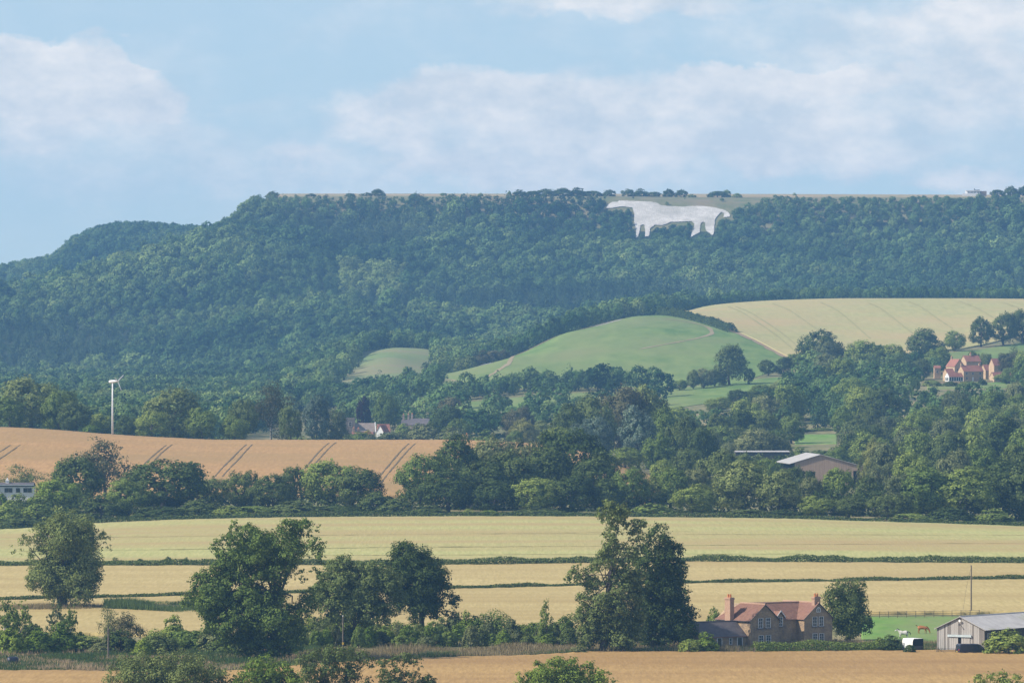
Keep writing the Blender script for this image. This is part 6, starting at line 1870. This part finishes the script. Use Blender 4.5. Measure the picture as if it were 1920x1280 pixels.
# ------------------------------------------------------------------ poles, fence, gate
def pole(px, top, d, label, r=.13, tagged=False, cap=True):
    root = empty('wooden_pole', gpt(px, d)); tag(root, label, 'pole', 'wooden poles')
    h = crown_top(px, top, d)
    MB().tube([(0, 0, -.4), (0, 0, h * .5), (.02, 0, h)], [r * 1.15, r, r * .8], 8).build('shaft', M['wood_pole'], root)
    if cap: MB().tube([(0, 0, h + .003), (0, 0, h + .18)], [.09, .12], 8).build('insulator', M['white'] if tagged else M['steel'], root)
    if tagged: MB().box((-.16, -.19, h * .30), (.16, -.145, h * .30 + .35)).build('tag', M['yellow_tag'], root)
    MB().tube([(-.05, -.03, h - .3), (-.9, .1, h * .55), (-1.6, .3, 0)], .018, 4).build('stay_wire', M['steel'], root)


pole(203, 1176, 1045, 'plain wooden pole in the rough grass at the left')
pole(643, 1155, 1058, 'wooden pole with a yellow tag in front of the thicket', .12, True)
pole(1821, 1061, 1208, 'tall thin wooden pole behind the grey barn', .13)


def rail_fence(p0, p1, d0, d1, n, label, h=1.35, rails=3):
    a, b = gpt(p0, d0), gpt(p1, d1)
    root = empty('rail_fence', a); tag(root, label, 'fence')
    pm = None
    last = None
    for i in range(n):
        px_, d_ = p0 + (p1 - p0) * i / (n - 1), d0 + (d1 - d0) * i / (n - 1)
        p = gpt(px_, d_) - a
        if pm is None:
            o = MB().box((-.055, -.055, -.3), (.055, .055, h)).build('post', M['post_wood'], root); pm = o.data
        else: o = link('post', pm, root)
        o.location = p
        if last is not None:
            for k in range(rails):
                z = h * (.3 + .3 * k)
                MB().tube([last + Vector((0, -.09, z)), p + Vector((0, -.09, z))], .032, 4).build('rail', M['post_wood'], root)
        last = p


rail_fence(1632, 1836, 1190, 1196, 13, 'wooden post and rail fence along the top of the horse paddock')
rail_fence(1728, 1758, 1076, 1074, 4, 'short wooden fence between horse trailer and grey barn', 1.1, 2)


def gate(px, d, w, yaw, label):
    root = empty('field_gate', gpt(px, d), yaw); tag(root, label, 'gate')
    for k in range(5):
        z = .25 + k * .22; MB().tube([(0, 0, z), (w, 0, z)], .03, 6).build('bar', M['steel'], root)
    for x in (0, w): MB().tube([(x, 0, .1), (x, 0, 1.2)], .035, 6).build('upright', M['steel'], root)
    MB().tube([(0, -.07, 1.1), (w * .5, -.07, .3)], .028, 6).build('brace', M['steel'], root)
    for x in (-.2, w + .2): MB().box((x - .08, -.08, -.3), (x + .08, .08, 1.35)).build('post', M['post_wood'], root)


gate(1759, 1061, 2.9, R(-10), 'dark metal field gate in front of the grey barn')
gate(1386, 1062, 2.4, R(-4), 'dark metal gate in front of the slate roofed wing')


# ------------------------------------------------------------------ vehicles
def van():
    root = empty('navy_van', gpt(1795, 1060, .02), R(16))
    tag(root, 'dark navy panel van parked in front of the grey barn', 'van')
    Wv = 1.9
    prof = [(0.05, .45), (0.0, .9), (.06, 1.55), (.16, 1.9), (.5, 1.97), (3.35, 1.95), (3.75, 1.80), (4.45, 1.22), (5.0, 1.08), (5.12, .8), (5.12, .45)]
    m = MB(); n = len(prof)
    P = []
    for (y, ins) in ((-Wv / 2, .06), (-Wv / 2 - .03 + .03, 0), (Wv / 2, 0), (Wv / 2, .06)):
        pass
    rings = []
    for y, shrink in ((-Wv / 2, .07), (-Wv / 2 + .09, 0.0), (Wv / 2 - .09, 0.0), (Wv / 2, .07)):
        rings.append([(x + (shrink if x < 2.5 else -shrink), y, z - (shrink if z > 1.2 else 0)) for x, z in prof])
    P = [p for r in rings for p in r]
    fc = []
    for k in range(3):
        for i in range(n):
            j = (i + 1) % n; fc.append((k * n + i, k * n + j, (k + 1) * n + j, (k + 1) * n + i))
    fc += [tuple(range(n)), tuple(range(4 * n - 1, 3 * n - 1, -1))]
    m.poly(P, fc); m.build('body', M['navy'], root)
    y = -Wv / 2 - .012
    g = MB(); g.poly([(3.25, y, 1.2), (4.25, y, 1.2), (3.72, y, 1.68), (3.25, y, 1.72), (3.25, y + .01, 1.2), (4.25, y + .01, 1.2), (3.72, y + .01, 1.68), (3.25, y + .01, 1.72)], [(0, 1, 2, 3), (7, 6, 5, 4), (0, 4, 5, 1), (1, 5, 6, 2), (2, 6, 7, 3), (3, 7, 4, 0)])
    g.build('side_window', M['glass'], root)
    g = MB(); g.slab([(4.40, -.78, 1.29), (4.40, .78, 1.29), (3.80, .70, 1.785), (3.80, -.70, 1.785)], -.012); g.build('windscreen', M['glass'], root)
    MB().box((.012, -.72, 1.15), (.05, .72, 1.72)).build('rear_window', M['glass'], root)
    MB().box((-.06, -.9, .42), (.06, .9, .62)).build('bumper', M['steel'], root)
    for yy in (-.86, .70):
        MB().box((-.03, yy, .85), (.05, yy + .16, 1.15)).build('tail_lamp', M['red_lamp'], root)
    MB().box((-.075, -.26, .66), (-.03, .26, .78)).build('number_plate', M['plate'], root)
    MB().box((4.0, -1.12, 1.15), (4.12, -.97, 1.36)).build('mirror', M['steel'], root)
    MB().box((1.2, -Wv / 2 - .008, .5), (1.22, -Wv / 2, 1.7)).box((3.1, -Wv / 2 - .008, .5), (3.12, -Wv / 2, 1.7)).build('door_seam', M['steel'], root)
    for x in (.95, 4.2):
        for yy in (-Wv / 2 + .02, Wv / 2 - .22):
            w = empty('wheel', (x, yy, .33)); w.parent = root
            MB().tube([(0, 0, 0), (0, .2, 0)], .33, 18).build('tyre', M['tyre'], w); MB().tube([(0, -.012, 0), (0, .02, 0)], .2, 14).build('rim', M['rail_metal'], w)


van()


def horse_trailer():
    root = empty('horse_trailer', gpt(1711, 1068, 0), R(33))
    tag(root, 'white horse trailer with rear coloured as in shade, half hidden by bushes', 'trailer')
    L_, Wd, Hh = 2.25, 2.9, 2.45
    m = MB(); n = 8
    prof = [(0, .5)] + [(.0 + .35 * (1 - math.cos(math.pi / 2 * i / n)), 1.75 + (Hh - 1.75) * math.sin(math.pi / 2 * i / n)) for i in range(n + 1)] + [(L_, Hh), (L_, .5)]
    # long axis along y, cross section towards the camera: side on the left is lit
    P = [(x, 0.0, z) for x, z in prof] + [(x, Wd, z) for x, z in prof]; k = len(prof)
    fc = [(i, (i + 1) % k, k + (i + 1) % k, k + i) for i in range(k)] + [tuple(range(2 * k - 1, k - 1, -1))]
    m.poly(P, fc).build('box', M['white'], root)
    MB().poly([(x + (.02 if x < 1 else -.02), -.012, max(z - .03, .55)) for x, z in prof], [tuple(range(k))]).build('rear_shade', M['dark_gap'], root)  # flat near-black sheet paints the shade on the trailer's rear
    MB().box((.05, -.06, .5), (L_ - .05, .0, 1.25)).build('ramp', M['steel'], root)
    MB().box((-.03, .2, 1.1), (-.012, Wd - .2, 1.22)).build('stripe', M['rail_metal'], root)
    MB().tube([(L_ / 2, Wd, .5), (L_ / 2, Wd + 1.3, .45)], .05, 6).build('drawbar', M['steel'], root)
    for x in (-.03, L_ - .17):
        for y in (1.0, 1.75):
            w = empty('wheel', (x, y, .32)); w.parent = root
            MB().tube([(0, 0, 0), (.2, 0, 0)], .32, 16).build('tyre', M['tyre'], w); MB().tube([(-.012, 0, 0), (.05, 0, 0)], .18, 12).build('rim', M['white'], w)


horse_trailer()


def bale():
    root = empty('wrapped_bale', gpt(24, 1028, .0), R(18))
    tag(root, 'dark shiny plastic wrapped bale lying in the rough grass at the left edge', 'bale')
    r_ = .72; m = MB(); pts = []
    xs = [-.85, -.78, -.6, 0, .6, .78, .85]; rs = [.5, .66, .72, .74, .72, .66, .5]
    m.tube([(x, 0, .72) for x in xs], rs, 20); m.build('wrap', M['bale'], root, True)
    s = MB()
    for x in (-.45, -.15, .15, .45): s.tube([(x - .02, 0, .72), (x + .02, 0, .72)], .752, 20, False)
    s.build('film_band', M['bale'], root)


bale()


# ------------------------------------------------------------------ horses
def horse_fur(name, c1, c2, patch=None):
    m, nt, N, L = new_mat(name)
    b = N('ShaderNodeBsdfPrincipled'); b.inputs['Roughness'].default_value = .6; b.inputs['Specular IOR Level'].default_value = .25
    tc = N('ShaderNodeTexCoord'); n = N('ShaderNodeTexNoise'); n.inputs['Scale'].default_value = 1.4 if patch else 3.0; n.inputs['Detail'].default_value = 2
    L(tc.outputs['Object'], n.inputs['Vector'])
    mr = N('ShaderNodeMapRange'); L(n.outputs[0], mr.inputs[0])
    mr.inputs['From Min'].default_value, mr.inputs['From Max'].default_value = (.50, .53) if patch else (.3, .7)
    mx = N('ShaderNodeMix'); mx.data_type = 'RGBA'; L(mr.outputs[0], mx.inputs['Factor']); mx.inputs['A'].default_value = rgba(c1); mx.inputs['B'].default_value = rgba(c2)
    L(mx.outputs['Result'], b.inputs['Base Color']); o = N('ShaderNodeOutputMaterial'); L(b.outputs[0], o.inputs[0]); return m


M['chestnut'] = horse_fur('chestnut_coat', (.28, .10, .035), (.38, .16, .06))
M['piebald'] = horse_fur('piebald_coat', (.62, .60, .56), (.02, .018, .016), True)
M['greycoat'] = horse_fur('grey_coat', (.66, .64, .60), (.56, .54, .50))
M['mane'] = surf_mat('horse_hair', (.10, .04, .02), (.16, .07, .03), 8)
M['mane_dark'] = surf_mat('horse_hair_dark', (.02, .018, .016), (.04, .03, .03), 8)


def horse(px, d, yaw, coat, hair, label, grazing=True, scale=1.0):
    root = empty('horse', gpt(px, d, .08), yaw, (scale,) * 3)
    tag(root, label, 'horse')
    J, E, Rr = [], [], []

    def j(p, r, par=None):
        J.append(p); Rr.append(r)
        if par is not None: E.append((par, len(J) - 1))
        return len(J) - 1
    # barrel: rump -> chest (x forward)
    a = j((0, 0, 1.10), (.30, .33)); b = j((.40, 0, 1.06), (.31, .34), a); c = j((.80, 0, 1.10), (.27, .33), b); e0 = j((-.38, 0, 1.18), (.29, .31), a); e1 = j((-.62, 0, 1.12), (.17, .2), e0)
    if grazing:
        n1 = j((1.12, 0, .98), (.15, .22), c); n2 = j((1.38, 0, .68), (.11, .16), n1); n3 = j((1.52, 0, .46), (.095, .13), n2); n4 = j((1.58, 0, .24), (.08, .10), n3); j((1.60, 0, .08), (.06, .07), n4); hd = Vector((1.50, 0, .56))
    else:
        n1 = j((1.05, 0, 1.32), (.14, .2), c); n2 = j((1.26, 0, 1.55), (.11, .15), n1); n3 = j((1.45, 0, 1.56), (.10, .13), n2); n4 = j((1.66, 0, 1.42), (.08, .10), n3); j((1.80, 0, 1.32), (.06, .07), n4); hd = Vector((1.36, 0, 1.70))
    for s in (-1, 1):
        sw = .10 * s
        f1 = j((.80, .15 * s, .80), (.12, .13), c); f2 = j((.84 + sw, .15 * s, .48), (.065, .07), f1); f3 = j((.83 + sw, .15 * s, .14), (.042, .045), f2); j((.88 + sw, .15 * s, .03), (.06, .055), f3)
        h1 = j((-.36, .16 * s, .86), (.16, .20), e0); h2 = j((-.28 - sw, .16 * s, .66), (.10, .12), h1); h3 = j((-.46 - sw, .16 * s, .44), (.06, .065), h2); h4 = j((-.42 - sw, .16 * s, .14), (.045, .045), h3); j((-.37 - sw, .16 * s, .03), (.06, .055), h4)
    me = bpy.data.meshes.new('horse_body'); me.from_pydata(J, E, [])
    o = link('body', me, root, [M[coat]])
    sk = o.modifiers.new('skin', 'SKIN'); sk.use_smooth_shade = True
    lay = me.skin_vertices[0].data if me.skin_vertices else None
    if lay is None:
        bm = bmesh.new(); bm.from_mesh(me); bm.verts.layers.skin.verify(); bm.to_mesh(me); bm.free(); lay = me.skin_vertices[0].data
    for i, r in enumerate(Rr): lay[i].radius = r
    lay[0].use_root = True
    ss = o.modifiers.new('subd', 'SUBSURF'); ss.levels = ss.render_levels = 1
    m = MB(); m.tube([(-.68, 0, 1.24), (-.80, 0, 1.15 + (.3 if grazing else 0)), (-.92, .02, .9 + (.55 if grazing else 0)), (-.9, .02, .62 + (.75 if grazing else 0))], [.05, .07, .08, .02], 6); m.build('tail', M[hair], root)
    nk = [(.86, 0, 1.36), (1.15, 0, 1.18), (1.40, 0, .88), (1.56, 0, .62)] if grazing else [(.9, 0, 1.40), (1.02, 0, 1.56), (1.16, 0, 1.70), (1.34, 0, 1.70)]
    MB().tube(nk, [.03, .06, .06, .03], 5).build('mane', M[hair], root)
    for s in (-1, 1): MB().tube([hd + Vector((0, .07 * s, 0)), hd + Vector((.02, .09 * s, .10)), hd + Vector((.03, .10 * s, .17))], [.035, .04, .006], 5).build('ear', M[coat], root)


horse(1727, 1137, R(-12), 'chestnut', 'mane', 'chestnut horse grazing in the green paddock with its tail raised')
horse(1697, 1118, R(176), 'piebald', 'mane_dark', 'black and white horse standing behind the white trailer', False, 1.0)
horse(1458, 2880, R(-10), 'greycoat', 'mane_dark', 'tiny white horse grazing on the meadow right of the lone tree')

# ------------------------------------------------------------------ haze: the air between here and the escarpment
hz = MB().box((-1700, -450, -62), (1700, 7560, 190)).build('haze', M['grass'])
hz.data.materials.clear()
hm, nt, N, L = new_mat('valley_haze')
pv = N('ShaderNodeVolumePrincipled'); pv.inputs['Color'].default_value = (.25, .54, 1.0, 1); pv.inputs['Density'].default_value = 0.76e-4; pv.inputs['Anisotropy'].default_value = .2
o_ = N('ShaderNodeOutputMaterial'); L(pv.outputs[0], o_.inputs['Volume'])
hz.data.materials.append(hm)
tag(hz, 'pale blue summer haze filling the valley', 'haze', kind='stuff')
